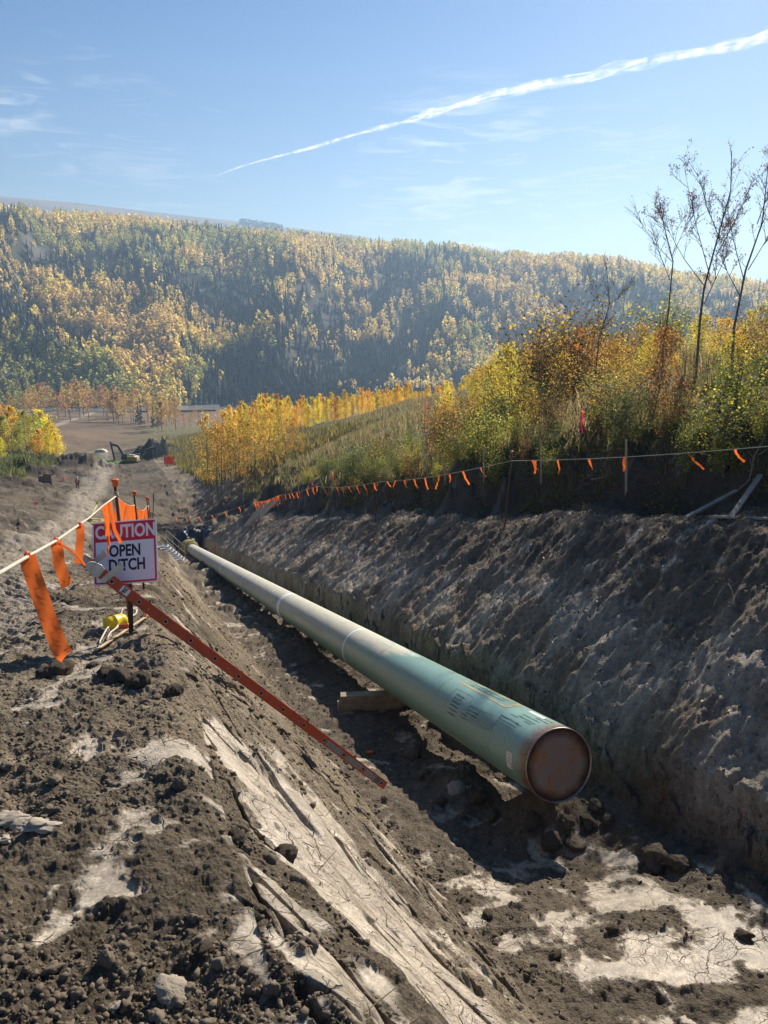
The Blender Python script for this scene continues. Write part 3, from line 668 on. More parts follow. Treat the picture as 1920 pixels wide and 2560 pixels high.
def build_mid_trees():
    A = [proto('aspen_a', 11+k, 10, .10, 1.9, 2300, .26, GOLD, shape='egg', limbs=26, clump=.42, asc=1.1) for k in range(3)]
    Gn = [proto('aspen_g', 31+k, 10, .10, 2.0, 2300, .26, GREENG, shape='egg', limbs=26, clump=.42, asc=1.1) for k in range(2)]
    B = [proto('aspen_o', 51+k, 8, .22, 1.25, 1150, .14, ORG+[(.75, .5, .08)], shape='col', limbs=24, clump=.34, stems=1+(k % 2), trunk_r=.008, asc=1.2) for k in range(4)]
    T = [proto('aspen_t', 71+k, 11, .25, 2.0, 620, .38, TAN+ORG[:1], shape='egg', limbs=16, clump=.4, bark=BARK) for k in range(4)]
    Sp = proto('spruce', 91, 12, .06, 1.9, 1500, .4, [(.03, .05, .03), (.045, .065, .035)], shape='cone', limbs=40, clump=.2, asc=-.2, bark=BARKD, leaf=NEEDLE)
    # left clump: (px base x, py top, depth, green?)
    L = [(-60, 1010, 165, 0), (0, 1000, 168, 0), (35, 1010, 172, 0), (70, 1020, 160, 1), (95, 1030, 175, 1), (15, 1035, 155, 1), (112, 1022, 180, 0), (135, 1050, 165, 0), (50, 1060, 150, 1), (-25, 1070, 148, 0), (100, 1070, 155, 0), (145, 1078, 160, 0), (125, 1085, 150, 0), (5, 1090, 140, 0)]
    for i, (px, pt, t, g) in enumerate(L):
        x, y, _ = P(px, 1150, t); z = Zs(x, y); top = P(px, pt, t); d = ray(px, pt); h = d[2]*y/d[1]-z
        plant('aspen_tree', Gn[i % 2] if g else A[i % 3], x, y, max(4.5, h), ('green-tinged' if g else 'bright yellow')+' aspen in the clump at the left edge, beside the haul road', 'tree', 'aspens at the left edge' + (' still green' if g else ''), wide=1.15)
    # row of young yellow aspens behind the grassy rise
    for i in range(96):
        q = (i+random.random())/96; px = 560+q*690; t = random.uniform(128, 178)+20*(1-q)
        ytop = np.interp(px, [560, 640, 760, 900, 1060, 1130, 1250], [1020, 985, 988, 972, 958, 952, 905])+random.uniform(-6, 26)
        x, y, _ = P(px, 1050, t); z = Zs(x, y); d = ray(px, ytop); h = d[2]*y/d[1]-z
        if h < 2.5: continue
        plant('young_aspen', A[i % 3], x, y, min(h, 11), 'slender yellow aspen in the dense row behind the dry grass rise', 'tree', 'yellow aspens in the row behind the grass', wide=.62 if h > 6 else .8)
    # orange copse with bare lower stems
    for px, py, pt, t in ((520, 1215, 1030, 86), (545, 1222, 1045, 84), (562, 1216, 1020, 88), (585, 1222, 1048, 83), (600, 1216, 1036, 85), (618, 1212, 1050, 88), (640, 1205, 1042, 84), (655, 1208, 1000, 90), (672, 1200, 1010, 83), (690, 1200, 1016, 88), (705, 1200, 1025, 82), (722, 1196, 1040, 86), (740, 1192, 1050, 84), (755, 1190, 1078, 83), (535, 1200, 1070, 95), (612, 1200, 1085, 80), (668, 1195, 1080, 79), (700, 1190, 1095, 80), (560, 1180, 1050, 100), (640, 1170, 1030, 104), (700, 1150, 1040, 108)):
        x, y, _ = P(px, py, t); z = Zs(x, y); d = ray(px, pt); h = d[2]*y/d[1]-z
        plant('aspen_sapling', B[int(px) % 4], x, y, max(3, h), 'thin orange-leaved aspen with bare lower stem in the copse at the slope foot', 'tree', 'orange aspens in the slope-foot copse', lean=.05)
    # tan trees along the river flat
    for i in range(74):
        if i < 40: px = random.uniform(-20, 300); t = random.uniform(450, 590); pt = np.interp(px, [0, 60, 110, 150, 200, 230, 300], [985, 975, 938, 955, 930, 945, 965])+random.uniform(0, 30); by = 1015
        else: px = random.uniform(280, 520); t = random.uniform(370, 520); pt = np.interp(px, [280, 350, 420, 470, 520], [958, 962, 985, 1010, 1045])+random.uniform(0, 35); by = 1040
        x, y, _ = P(px, by, t); z = Zs(x, y); d = ray(px, pt); h = d[2]*y/d[1]-z
        if i >= 40 and t < 330: continue
        plant('riverside_aspen', T[i % 4], x, y, float(np.clip(h, 6, 24)), 'hazy tan aspen thinning towards bare on the river flat beyond the meadow', 'tree', 'tan trees on the river flat', wide=1.1)
    for px, t, pt in ((345, 440, 1003), (352, 430, 1010), (382, 400, 1015), (672, 640, 905), (785, 700, 892), (935, 720, 905), (395, 420, 1000)):
        x, y, _ = P(px, 1040, t); z = Zs(x, y); d = ray(px, pt); h = d[2]*y/d[1]-z
        plant('spruce_tree', Sp, x, y, float(np.clip(h, 8, 34)), 'single dark spruce among the tan riverside trees' if px < 600 else 'tall dark spruce standing above the wood at the river', 'tree', 'dark spruces by the river' + (' flat' if px < 600 else ''))
def build_bank_veg():
    Y_ = [proto('sapling_y', 111+k, 4, .12, .95, 2700, .072, GOLD+[(.70, .64, .10)], shape='egg', limbs=34, stems=2, clump=.36, trunk_r=.006, bark=BARKD) for k in range(3)]
    O_ = [proto('sapling_o', 121+k, 4, .15, .8, 1300, .08, ORG+BRN[:2]+[(.75, .5, .05)], shape='col', limbs=34, stems=3, clump=.34, trunk_r=.005, bark=BARKD) for k in range(3)]
    S_ = [proto('shrub_g', 131+k, 1.8, .02, .95, 2600, .062, [(.24, .29, .07), (.34, .34, .08), (.16, .20, .06)]+[(.50, .42, .08), (.70, .55, .08)], shape='fan', limbs=16, stems=6, clump=.38, trunk_r=.006, bark=BARKD) for k in range(3)]
    R_ = [proto('shrub_b', 141+k, 1.8, .02, .85, 1900, .06, BRN+[(.55, .38, .05)], shape='fan', limbs=14, stems=7, clump=.36, trunk_r=.006, bark=BARKD) for k in range(3)]
    B_ = [proto('sapling_b', 151+k, 4, .2, .8, 260, .075, BRN+[(.6, .38, .06)], shape='fan', limbs=30, stems=3, clump=.3, trunk_r=.006, bark=BARKD) for k in range(2)]
    D_ = [proto('shrub_d', 161+k, 1.8, .02, 1.0, 3000, .06, [(.10, .13, .045), (.15, .17, .06), (.20, .20, .07), (.42, .34, .07)], [.35, .35, .22, .08], shape='fan', limbs=16, stems=6, clump=.38, trunk_r=.006, bark=BARKD) for k in range(2)]
    sil = lambda px: np.interp(px, [600, 760, 900, 1000, 1050, 1150, 1220, 1300, 1420, 1550, 1700, 1800, 1920, 2100], [1150, 1110, 1045, 1025, 1005, 940, 890, 830, 820, 800, 780, 765, 750, 740])
    cnt = 0; placed = []
    tries = 0
    uu = np.concatenate([rng.uniform(5.85, 7.4, 80), 5.8+8*rng.random(260)**1.3, 6.0+24*rng.random(4200)**1.7]); vv = np.concatenate([rng.uniform(-1.5, 11, 80), rng.uniform(-1, 13, 260), rng.uniform(-6, 62, 4200)]); XX, YY = xy(uu, vv); ZZ = Z(XX, YY)
    for u, v, x, y, z in zip(uu, vv, XX, YY, ZZ):
        if cnt >= 260: break
        tries += 1; x, y, z = float(x), float(y), float(z); px, py, t = proj((x, y, z))
        if px < 760 or px > 2080 or t < 9: continue
        if px < 1040 and (u > 12 or v > 45): continue
        if px < 1180 and (u > 16 or random.random() < .35): continue
        lim = .8 if u < 8 else 1.4
        if any((x-a)**2+(y-b)**2 < lim**2 for a, b in placed): continue
        s = sil(px); d = ray(px, s+random.uniform(-12, 130)+(60 if px < 1040 else 0)); hmax = d[2]*y/d[1]-z
        if hmax < .5: continue
        edge = u < 7.6
        if (abs(px-1452) < 42 and t < 26) or (abs(px-1062) < 30 and t < 60): continue
        if px < 1060: pr, h, kind = random.choice(D_+D_+R_[:1]+S_[:1]), min(hmax, random.uniform(.7, 1.8)), 0
        elif edge: pr, h = random.choice(S_+D_+R_), random.uniform(.7, 1.5)
        elif u < 10: pr = random.choice(S_+R_+R_+O_+B_); h = random.uniform(1.4, 3.0)
        elif px > 1330: pr = random.choice(Y_+O_+O_+B_+R_[:2]+S_[:1]); h = random.uniform(2.6, 5.6)
        else: pr = random.choice(Y_+Y_+O_+B_[:1]); h = random.uniform(3.2, 5.6)
        h = min(h, hmax)
        if h < .5: continue
        placed.append((x, y)); cnt += 1
        where = 'at the lip of the cut bank' if edge else ('part way up the right-hand slope' if u < 10 else 'in the thicket on top of the right-hand slope')
        if pr in Y_: nm, lb = 'young_aspen', 'yellow-leaved aspen sapling '+where
        elif pr in B_: nm, lb = 'bare_sapling', 'almost leafless sapling with thin grey stems '+where
        elif pr in O_: nm, lb = 'aspen_sapling', 'thin orange-brown sapling losing its leaves '+where
        elif pr in D_: nm, lb = 'dark_shrub', 'dense dark green shrub '+where
        elif pr in S_: nm, lb = 'green_shrub', 'olive green leafy shrub '+where
        else: nm, lb = 'brown_shrub', 'rust brown half-bare shrub '+where
        if px < 1060: lb = lb.split(' shrub')[0]+' shrub beside the dry grass rise above the trench'
        plant(nm, pr, x, y, h, lb, 'tree' if 'aspen' in nm or 'sapling' in nm else 'shrub', nm.replace('_', ' ')+'s '+('beside the dry grass rise' if px < 1060 else where), lean=.12, wood='trunk' if 'aspen' in nm else 'stems', leaves='crown' if 'aspen' in nm else 'foliage', wide=random.uniform(.85, 1.25))
    print('bank plants', cnt, tries)
def limb_rec(mb, p0, d, L, r, depth, rr, leaves):
    n = 4; pts = [p0]; dd = d.copy()
    for i in range(n):
        dd = (dd+Vector((rr.uniform(-.13, .13), rr.uniform(-.13, .13), rr.uniform(-.02, .12)))).normalized(); pts.append(pts[-1]+dd*L/n)
    mb.tube(pts, [r*(1-.75*i/n)+.0018 for i in range(n+1)], 5 if depth < 2 else 3, False)
    if depth >= 3 or L < .22:
        for p_ in pts[1:]:
            if rr.random() < .8: leaves.append(p_+Vector((rr.gauss(0, .03), rr.gauss(0, .03), rr.gauss(0, .03))))
        return
    for k in range(rr.randint(3, 5)):
        q = rr.uniform(.25, 1); f = q*n; i = min(n-1, int(f)); p_ = pts[i].lerp(pts[i+1], f-i)
        side = Vector((rr.gauss(0, 1), rr.gauss(0, 1), rr.uniform(-.1, .5))).normalized()
        limb_rec(mb, p_, (dd*.75+side*.6).normalized(), L*rr.uniform(.35, .6), r*.45, depth+1, rr, leaves)
def build_bare_trees():
    spec = [([(1738, 960), (1750, 800), (1764, 719), (1799, 597), (1818, 480), (1829, 376)], 21, 1, .036, [((1775, 690), (1684, 413)), ((1764, 719), (1640, 560)), ((1799, 597), (1760, 430)), ((1790, 640), (1880, 440)), ((1760, 760), (1850, 560))], 'tall thin aspen nearly bare, topmost of the trees against the sky'),
            ([(1826, 990), (1835, 820), (1870, 675), (1893, 560), (1903, 415)], 19.5, 2, .034, [((1870, 675), (1935, 520)), ((1850, 740), (1780, 600)), ((1893, 560), (1925, 430)), ((1860, 700), (1800, 520))], 'leaning grey aspen with sparse twigs at the right edge'),
            ([(1651, 985), (1660, 840), (1671, 784), (1680, 654), (1662, 560), (1655, 505)], 22, 3, .028, [((1680, 654), (1614, 541)), ((1680, 640), (1725, 520)), ((1675, 700), (1640, 600))], 'bare aspen with a forked crown left of the tallest one'),
            ([(1482, 985), (1497, 850), (1521, 762), (1515, 667)], 23, 4, .022, [((1521, 762), (1560, 715)), ((1518, 790), (1490, 700))], 'small leafless crooked sapling standing left of the bare aspens')]
    for path, t, seed, r, br, label in spec:
        rr = random.Random(seed); mb = MB(); leaves = []
        b0 = P(*path[0], t); z = Zs(b0[0], b0[1]); pts = [Vector((b0[0], b0[1], z-.1))]
        for k, q in enumerate(path[1:]):
            p_ = Vector(P(*q, t)); p_.y += rr.uniform(-.15, .15)*k
            if p_.z > pts[-1].z+.1: pts.append(p_)
        root = thing('bare_aspen', label, 'tree', pts[0])
        loc = [p_-pts[0] for p_ in pts]; n = len(loc)
        mb.tube(loc, [r*(1-.85*i/(n-1))+.004 for i in range(n)], 7, False)
        for i in range(n-2, n):
            for k in range(5):
                p_ = loc[i-1].lerp(loc[i], rr.random()); d = (loc[i]-loc[i-1]).normalized()
                limb_rec(mb, p_, (d+Vector((rr.gauss(0, .5), rr.gauss(0, .5), .2))).normalized(), rr.uniform(.3, .6), .006, 2, rr, leaves)
        for a, b in br:
            pa = Vector(P(*a, t))-pts[0]; pb = Vector(P(*b, t))+Vector((0, rr.uniform(-.8, .8), 0))-pts[0]
            L = (pb-pa).length; m1 = pa.lerp(pb, .5)+Vector((0, 0, -.05*L))
            mb.tube([pa, m1, pb], [r*.4, r*.25, .003], 5, False)
            for k in range(9):
                q = rr.uniform(.25, 1); p_ = pa.lerp(m1, q*2) if q < .5 else m1.lerp(pb, q*2-1)
                limb_rec(mb, p_, ((pb-pa).normalized()+Vector((rr.gauss(0, .55), rr.gauss(0, .55), .15))).normalized(), rr.uniform(.35, .75), .006, 1 if seed < 3 else 2, rr, leaves)
        mb.build('trunk', BARKD, root, smooth=True)
        L = np.array([tuple(q) for q in leaves]); zmax = L[:, 2].max()
        keep = rng.random(len(L)) < ({1: .8, 2: .5, 3: .25, 4: .02}[seed]); L = L[keep]
        if len(L) < 4: L = np.array([tuple(q) for q in leaves[:5]])
        V, F = leaf_quads(L, rng.uniform(.028, .055, len(L)))
        link('leaves', cmesh('leaves', V, F, pal(len(L), [(.16, .07, .07), (.12, .06, .06), (.22, .10, .06), (.65, .38, .06)], [.36, .34, .22, .08])), LEAF, root)
def build_grass():
    """dry grass over the rise, the left verge and round the bushes: one mass of blades"""
    def blades(n, gen, hmin, hmax, wdt, cols, name, label):
        x, y = gen(n*3); z = Z(x, y); ok = np.isfinite(z); x, y, z = x[ok][:n], y[ok][:n], z[ok][:n]; n = len(x)
        a = rng.uniform(0, 6.28, n); h = rng.uniform(hmin, hmax, n); w = wdt*h
        ln = rng.uniform(.1, .6, n)*h; la = rng.uniform(0, 6.28, n)
        c, s = np.cos(a)*w, np.sin(a)*w
        b = np.stack([x, y, z-.03], 1)
        mid = b+np.stack([np.cos(la)*ln*.3, np.sin(la)*ln*.3, h*.55], 1); tip = b+np.stack([np.cos(la)*ln, np.sin(la)*ln, h], 1)
        side = np.stack([c, s, s*0], 1)
        V = np.stack([b-side, b+side, mid+side*.7, mid-side*.7, tip], 1).reshape(-1, 3)
        k = np.arange(n)*5
        F = np.concatenate([np.stack([k, k+1, k+2, k+3], 1), np.stack([k+3, k+2, k+4, k+4], 1)])
        F2 = np.concatenate([np.stack([k, k+1, k+2], 1), np.stack([k, k+2, k+3], 1), np.stack([k+3, k+2, k+4], 1)])
        C = pal(n, cols, None, .25)
        me = npmesh(name, V, F2, False, {'tint': np.repeat(C, 5, 0)}); o = link(name, me, LEAF); setp(o, label, 'grass', kind='stuff')
    def g_rise(n):
        u = rng.uniform(6.2, 36, n); v = rng.uniform(8, 120, n); x, y = xy(u, v); k = x/y < .45; x, y = x[k], y[k]
        k = vnoise(x*.5, y*.5, 401) > .35; return x[k], y[k]
    blades(60000, g_rise, .25, .75, .05, [(.34, .28, .14), (.26, .24, .10), (.20, .22, .07), (.38, .29, .18)], 'dry_grass', 'tan dry grass and weeds over the rise above the trench')
    def g_near(n):
        u = 5.75+9*rng.random(n)**2; v = rng.uniform(-4, 34, n); x, y = xy(u, v); k = vnoise(x*1.3, y*1.3, 402) > .42; return x[k], y[k]
    blades(26000, g_near, .06, .28, .04, [(.12, .15, .04), (.20, .18, .07), (.09, .12, .03), (.26, .19, .09), (.25, .12, .05)], 'undergrowth', 'low green and brown undergrowth along the lip of the cut bank')
    m = 60000; u = 5.55+10*rng.random(m)**1.8; v = rng.uniform(-5, 36, m); x, y = xy(u, v); q = vnoise(x*1.1, y*1.1, 405); k = q > .38; x, y, q = x[k], y[k], q[k]; z = Z(x, y)
    V, F = leaf_quads(np.stack([x, y, z+(q-.3)*.9*rng.random(len(x))], 1), rng.uniform(.03, .075, len(x))); cc = pal(len(x), OLV+BRN+[(.42, .30, .06), (.40, .14, .06), (.16, .24, .05)], None, .25)
    o = link('ground_cover', cmesh('ground_cover', V, F, cc), LEAF); setp(o, 'mixed green, red and yellow low leaves covering the lip of the cut bank', 'ground cover', kind='stuff')
    def g_left(n):
        r = rng.uniform(72, 215, n); s = rng.uniform(-.60, -.41, n); x = r*s/np.sqrt(1+s*s); y = r/np.sqrt(1+s*s); k = (vnoise(x*.4, y*.4, 403) > .3)&(s < np.interp(r, [72, 100, 120, 160, 215], [-.62, -.56, -.475, -.43, -.42])); return x[k], y[k]
    blades(22000, g_left, .5, 1.4, .07, [(.15, .16, .06), (.22, .19, .09), (.11, .14, .05)], 'verge_grass', 'tall olive grass on the verge below the yellow trees')
    def g_rv(n):
        r = rng.uniform(82, 260, n); s = np.interp(r, [82, 110, 140, 200, 260], [-.165, -.245, -.27, -.285, -.30])+rng.uniform(.0, .16, n); x = r*s/np.sqrt(1+s*s); y = r/np.sqrt(1+s*s); k = (vnoise(x*.4, y*.4, 404) > .3); return x[k], y[k]
    blades(26000, g_rv, .5, 1.5, .07, [(.20, .18, .07), (.15, .15, .05), (.28, .22, .10), (.33, .26, .08)], 'roadside_grass', 'tall yellow-green grass and brush right of the haul road')
# ---------------------------------------------------------------- made things
def V3(a): return Vector(tuple(float(k) for k in a))
ORANGE_T = None
def transl_mat(name, col, tr=.45, rough=.45):
    m, nt, out = nmat(name); t = NT(nt); tc = t.n('TexCoord').outputs['Object']
    c = t.ramp(t.noise(tc, 9, 3), [(.3, tuple(k*.85 for k in col)), (.7, col)])
    d = t.n('BsdfPrincipled'); d.inputs['Roughness'].default_value = rough; t.l(c, d.inputs['Base Color']); b = t.n('BsdfTranslucent'); t.l(c, b.inputs[0])
    t.l(t.bump(t.noise(tc, 60, 3), .3, .004), d.inputs['Normal'])
    x = t.n('MixShader'); x.inputs[0].default_value = tr; t.l(d.outputs[0], x.inputs[1]); t.l(b.outputs[0], x.inputs[2]); t.l(x.outputs[0], out.inputs[0]); return m
def pipe_mat(L):
    m, nt, out = nmat('green_epoxy'); t = NT(nt); tc = t.n('TexCoord').outputs['Object']; sx = t.n('SeparateXYZ'); t.l(tc, sx.inputs[0])
    s = sx.outputs[0]; up = sx.outputs[2]; side = sx.outputs[1]
    mp = t.n('Mapping'); mp.inputs['Scale'].default_value = (.35, 2.2, 2.2); t.l(tc, mp.inputs[0])
    n1 = t.noise(mp.outputs[0], 1.6, 7, .65); n2 = t.noise(tc, 14, 6, .7)
    green = t.ramp(n2, [(.3, (.18, .32, .27)), (.7, (.25, .40, .345))])
    # dried silt lies on the crown of the pipe, thicker away from the open end
    lvl = t.math('MULTIPLY', up, 2.1); far = t.n('MapRange'); far.inputs[1].default_value = 2.5; far.inputs[2].default_value = 9; far.inputs[3].default_value = -.95; far.inputs[4].default_value = .0; t.l(s, far.inputs[0])
    f2 = t.n('MapRange'); f2.inputs[1].default_value = 14; f2.inputs[2].default_value = 50; f2.inputs[3].default_value = 0; f2.inputs[4].default_value = .7; t.l(s, f2.inputs[0])
    d = t.math('ADD', t.math('ADD', lvl, far.outputs[0]), t.math('ADD', t.math('MULTIPLY', t.math('SUBTRACT', n1, .5), 2.2), f2.outputs[0]))
    dust = t.ramp(d, [(.25, 0), (.62, .92)])
    silt = t.ramp(n2, [(.3, (.46, .43, .34)), (.7, (.58, .54, .43))])
    c = t.mix(dust, green, silt)
    c = t.mix(t.math('MULTIPLY', t.ramp(t.noise(mp.outputs[0], 3.5, 6), [(.5, 0), (.75, 1)]), .35), c, (.20, .26, .21))
    # splashes low on the flanks, rust bleeding in at the open end
    low = t.ramp(t.math('ADD', t.math('MULTIPLY', up, -2), t.math('MULTIPLY', n1, .8)), [(1.15, 0), (1.35, .6)])
    c = t.mix(low, c, (.30, .25, .18))
    mp3 = t.n('Mapping'); mp3.inputs['Scale'].default_value = (1.5, 9, 9); mp3.inputs['Rotation'].default_value = (0, 0, .5); t.l(tc, mp3.inputs[0]); c = t.mix(t.math('MULTIPLY', t.ramp(t.noise(mp3.outputs[0], 2.2, 8, .75), [(.60, 0), (.66, 1)]), .3), c, (.33, .36, .30))
    e = t.math('ADD', s, t.math('MULTIPLY', t.math('SUBTRACT', n2, .5), .16)); rust = t.ramp(t.math('MULTIPLY', e, 3.2), [(.12, 1), (.95, 0)])
    c = t.mix(rust, c, t.ramp(t.noise(tc, 30, 6), [(.3, (.10, .045, .025)), (.7, (.27, .14, .07))]))
    p = t.n('BsdfPrincipled'); t.l(c, p.inputs['Base Color']); rr = t.n('MapRange'); t.l(dust, rr.inputs[0]); rr.inputs[3].default_value = .3; rr.inputs[4].default_value = .85; t.l(rr.outputs[0], p.inputs['Roughness'])
    t.l(t.bump(t.noise(tc, 40, 5), .12, .004), p.inputs['Normal']); t.l(p.outputs[0], out.inputs[0]); return m
def text_mesh(txt, size, ext=.0015, bold=.012, xs=1):
    cu_ = bpy.data.curves.new('lettering', 'FONT'); cu_.body = txt; cu_.size = size; cu_.extrude = ext; cu_.offset = bold*size; cu_.align_x = 'CENTER'; cu_.align_y = 'CENTER'; cu_.resolution_u = 3
    cu_.space_line = .85
    o = bpy.data.objects.new('lettering', cu_); COL.objects.link(o); dg = bpy.context.evaluated_depsgraph_get(); dg.update()
    me = bpy.data.meshes.new_from_object(o.evaluated_get(dg)); bpy.data.objects.remove(o); bpy.data.curves.remove(cu_)
    for v in me.vertices: v.co.x *= xs
    return me
def frame_from(x, z, o):
    x = Vector(x).normalized(); z = Vector(z); z = (z-x*z.dot(x)).normalized(); y = z.cross(x)
    M = Matrix((x, y, z)).transposed().to_4x4(); M.translation = Vector(o); return M
def build_pipe():
    # local x runs from the open end up the ditch, local z is up
    root = thing('steel_pipeline', 'long green coated steel pipe lying in the open trench on timber skids', 'pipe')
    root.matrix_world = frame_from(AX, (0, 0, 1), PC); R = .457; L = 74.0
    def ring(x0, x1, r, n=96, seg=1, inner=None):
        vs = []; fs = []
        for i in range(seg+1):
            x = x0+(x1-x0)*i/seg
            for k in range(n): a = 2*math.pi*k/n; vs.append((x, r*math.cos(a), r*math.sin(a)))
        for i in range(seg):
            for k in range(n): fs.append((i*n+k, i*n+(k+1) % n, (i+1)*n+(k+1) % n, (i+1)*n+k))
        return vs, fs
    M_ = pipe_mat(L); mb = MB(); mb.add(*ring(0, L, R, 128, 74)); mb.build('pipe_shell', M_, root, True)
    rim = simple('bare_steel_edge', (.42, .40, .38), .4, .85, var=.5, scale=30); mb = MB()
    n = 96; vs = []; fs = []
    prof = [(.004, R+.0015), (-.006, R+.0015), (-.009, R-.004), (-.007, R-.013), (.03, R-.015)]
    for x, r in prof:
        for k in range(n): a = 2*math.pi*k/n; vs.append((x, r*math.cos(a), r*math.sin(a)))
    for i in range(len(prof)-1):
        for k in range(n): fs.append((i*n+k, (i+1)*n+k, (i+1)*n+(k+1) % n, i*n+(k+1) % n))
    mb.add(vs, fs); mb.build('rim', rim, root, True)
    cap = simple('rusted_plate', (.20, .105, .06), .78, .15, scale=5, col2=(.055, .038, .032), bump=.3, bd=.006, detail=9)
    nt = cap.node_tree; t = NT(nt); pb = [q for q in nt.nodes if q.type == 'BSDF_PRINCIPLED'][0]; tc = t.n('TexCoord').outputs['Object']
    c = t.ramp(t.noise(tc, 4.5, 9, .68, .6), [(.34, (.29, .24, .21)), (.52, (.32, .22, .16)), (.62, (.38, .18, .075)), (.75, (.20, .10, .055))])
    sx = t.n('SeparateXYZ'); t.l(tc, sx.inputs[0]); ln = t.n('VectorMath', operation='LENGTH'); cb = t.n('CombineXYZ'); t.l(sx.outputs[1], cb.inputs[1]); t.l(sx.outputs[2], cb.inputs[2]); t.l(cb.outputs[0], ln.inputs[0])
    c = t.mix(t.ramp(t.math('ADD', t.math('MULTIPLY', ln.outputs['Value'], 2.1), t.math('MULTIPLY', t.noise(tc, 7, 5), .25)), [(.78, 0), (1.0, 1)]), c, (.085, .04, .025))
    wet = t.ramp(t.math('ADD', t.math('MULTIPLY', sx.outputs[2], -2.2), t.math('MULTIPLY', t.noise(tc, 9, 6), .7)), [(1.0, 0), (1.2, 1)]); c = t.mix(wet, c, (.05, .038, .03)); t.l(c, pb.inputs['Base Color'])
    mb = MB(); vs = [(.012, 0, 0)]; fs = []
    for j, (x, r) in enumerate([(.012, R*.3), (.0125, R*.6), (.014, R*.85), (.02, R-.0155)]):
        for k in range(n): a = 2*math.pi*k/n; vs.append((x, r*math.cos(a), r*math.sin(a)))
    for k in range(n): fs.append((0, 1+(k+1) % n, 1+k))
    for j in range(3):
        for k in range(n): fs.append((1+j*n+k, 1+j*n+(k+1) % n, 1+(j+1)*n+(k+1) % n, 1+(j+1)*n+k))
    mb.add(vs, fs); o = mb.build('end_cap', cap, root, True); o['label'] = 'flat rusty steel plate closing the near end of the pipe'
    band = simple('white_band', (.80, .82, .80), .55, var=.12, scale=20)
    for s, w_, g in ((8.45, .12, .003), (16.55, .42, .004), (19.9, .04, .003), (26.0, .10, .003), (34.4, .35, .004), (44, .1, .003), (55.5, .35, .004)):
        mb = MB(); mb.add(*ring(s, s+w_, R+g)); mb.build('joint_band', band, root, True)
    # yellow wrap and its dark straps at the far end
    wrap = simple('yellow_wrap', (.55, .42, .12), .8, var=.35, scale=5, bump=.5, bd=.03); mb = MB(); vs = []; fs = []
    for i in range(9):
        q = i/8; rr_ = R+.02+.30*min(1, q*5)
        for k in range(32): a = 2*math.pi*k/32; r = rr_*(1+.05*math.sin(k*2.3+i*1.7)); vs.append((63.0+q*4.6, r*math.cos(a), r*math.sin(a)))
    for i in range(8):
        for k in range(32): fs.append((i*32+k, i*32+(k+1) % 32, (i+1)*32+(k+1) % 32, (i+1)*32+k))
    mb.add(vs, fs); o = mb.build('protective_wrap', wrap, root, True); o['label'] = 'yellow padded wrap round the far end of the pipe'
    strap = simple('dark_strap', (.03, .03, .035), .5); mb = MB(); mb.add(*ring(62.0, 62.7, R+.012)); mb.build('strap', strap, root, True)
    # things written, sprayed and stuck on the coating
    def onp(s, ang, r=R+.0025): return Vector((s, r*math.cos(ang), r*math.sin(ang)))
    rr = random.Random(5)
    def surf(s, a, g=.0025): return onp(s, a, R+g)
    up = math.pi/2  # local y = z x x -> check side facing the photographer
    sg = 1 if (frame_from(AX, (0, 0, 1), PC).to_3x3() @ Vector((0, 1, 0))).x < 0 else -1
    A = lambda deg: math.radians(90-deg*-sg) if sg > 0 else math.radians(90-deg)   # deg measured from the crown towards the photographer
    A = lambda deg: math.pi/2+(-math.radians(deg) if sg < 0 else math.radians(deg))
    A = lambda deg: math.atan2(math.cos(math.radians(deg)), sg*math.sin(math.radians(deg)))
    def patch(name, s0, s1, a0, a1, mat, g=.003, n=8):
        vs = []; fs = []
        for i in range(2):
            for k in range(n+1): vs.append(surf((s0, s1)[i], A(a0+(a1-a0)*k/n), g))
        for k in range(n): fs.append((k, k+1, n+2+k, n+1+k))
        m = MB(); m.add(vs, fs); return m.build(name, mat, root)
    ypaint = simple('yellow_spray', (.55, .43, .19), .7, var=.3, scale=25)
    def sprayline(mb, a, b, w, g=.0026, n=14):
        vs = []; fs = []
        for i in range(n+1):
            q = i/n; s = a[0]+(b[0]-a[0])*q; an = a[1]+(b[1]-a[1])*q; da = math.degrees(w/R)
            ds, dn = (b[0]-a[0]), (b[1]-a[1])*R/57.3; L_ = math.hypot(ds, dn); nx, ny = -dn/L_, ds/L_; ww = w*(1+.25*math.sin(i*2.1))
            vs.append(surf(s+nx*ww, A(an+math.degrees(ny*ww/R)), g)); vs.append(surf(s-nx*ww, A(an-math.degrees(ny*ww/R)), g))
        for i in range(n): fs.append((2*i, 2*i+1, 2*i+3, 2*i+2))
        mb.add(vs, fs)
    mb = MB(); c4 = [(1.15, 12), (1.2, -18), (2.75, -22), (2.72, 8)]
    for i in range(4): sprayline(mb, c4[i], c4[(i+1) % 4], .014, .0026+.0004*i)
    sprayline(mb, (1.15, 12), (1.05, -16), .012, .0045)
    o = mb.build('spray_paint_outline', ypaint, root); o['label'] = 'pale yellow sprayed box outline on the crown of the pipe'
    ink = simple('marker_ink', (.08, .15, .14), .6)
    def scribble(mb, s0, a0, w, hdeg, n, rows=1):
        for r_ in range(rows):
            pts = []; aa = a0+hdeg*1.25*r_
            for i in range(n*6):
                q = i/(n*6-1); s = s0-w*q; an = aa+hdeg*.42*math.sin(i*1.9+rr.uniform(-.5, .5))*rr.uniform(.4, 1); pts.append(surf(s+.012*math.sin(i*2.7), A(an), .0022))
            mb.tube(pts, .0012, 3, False)
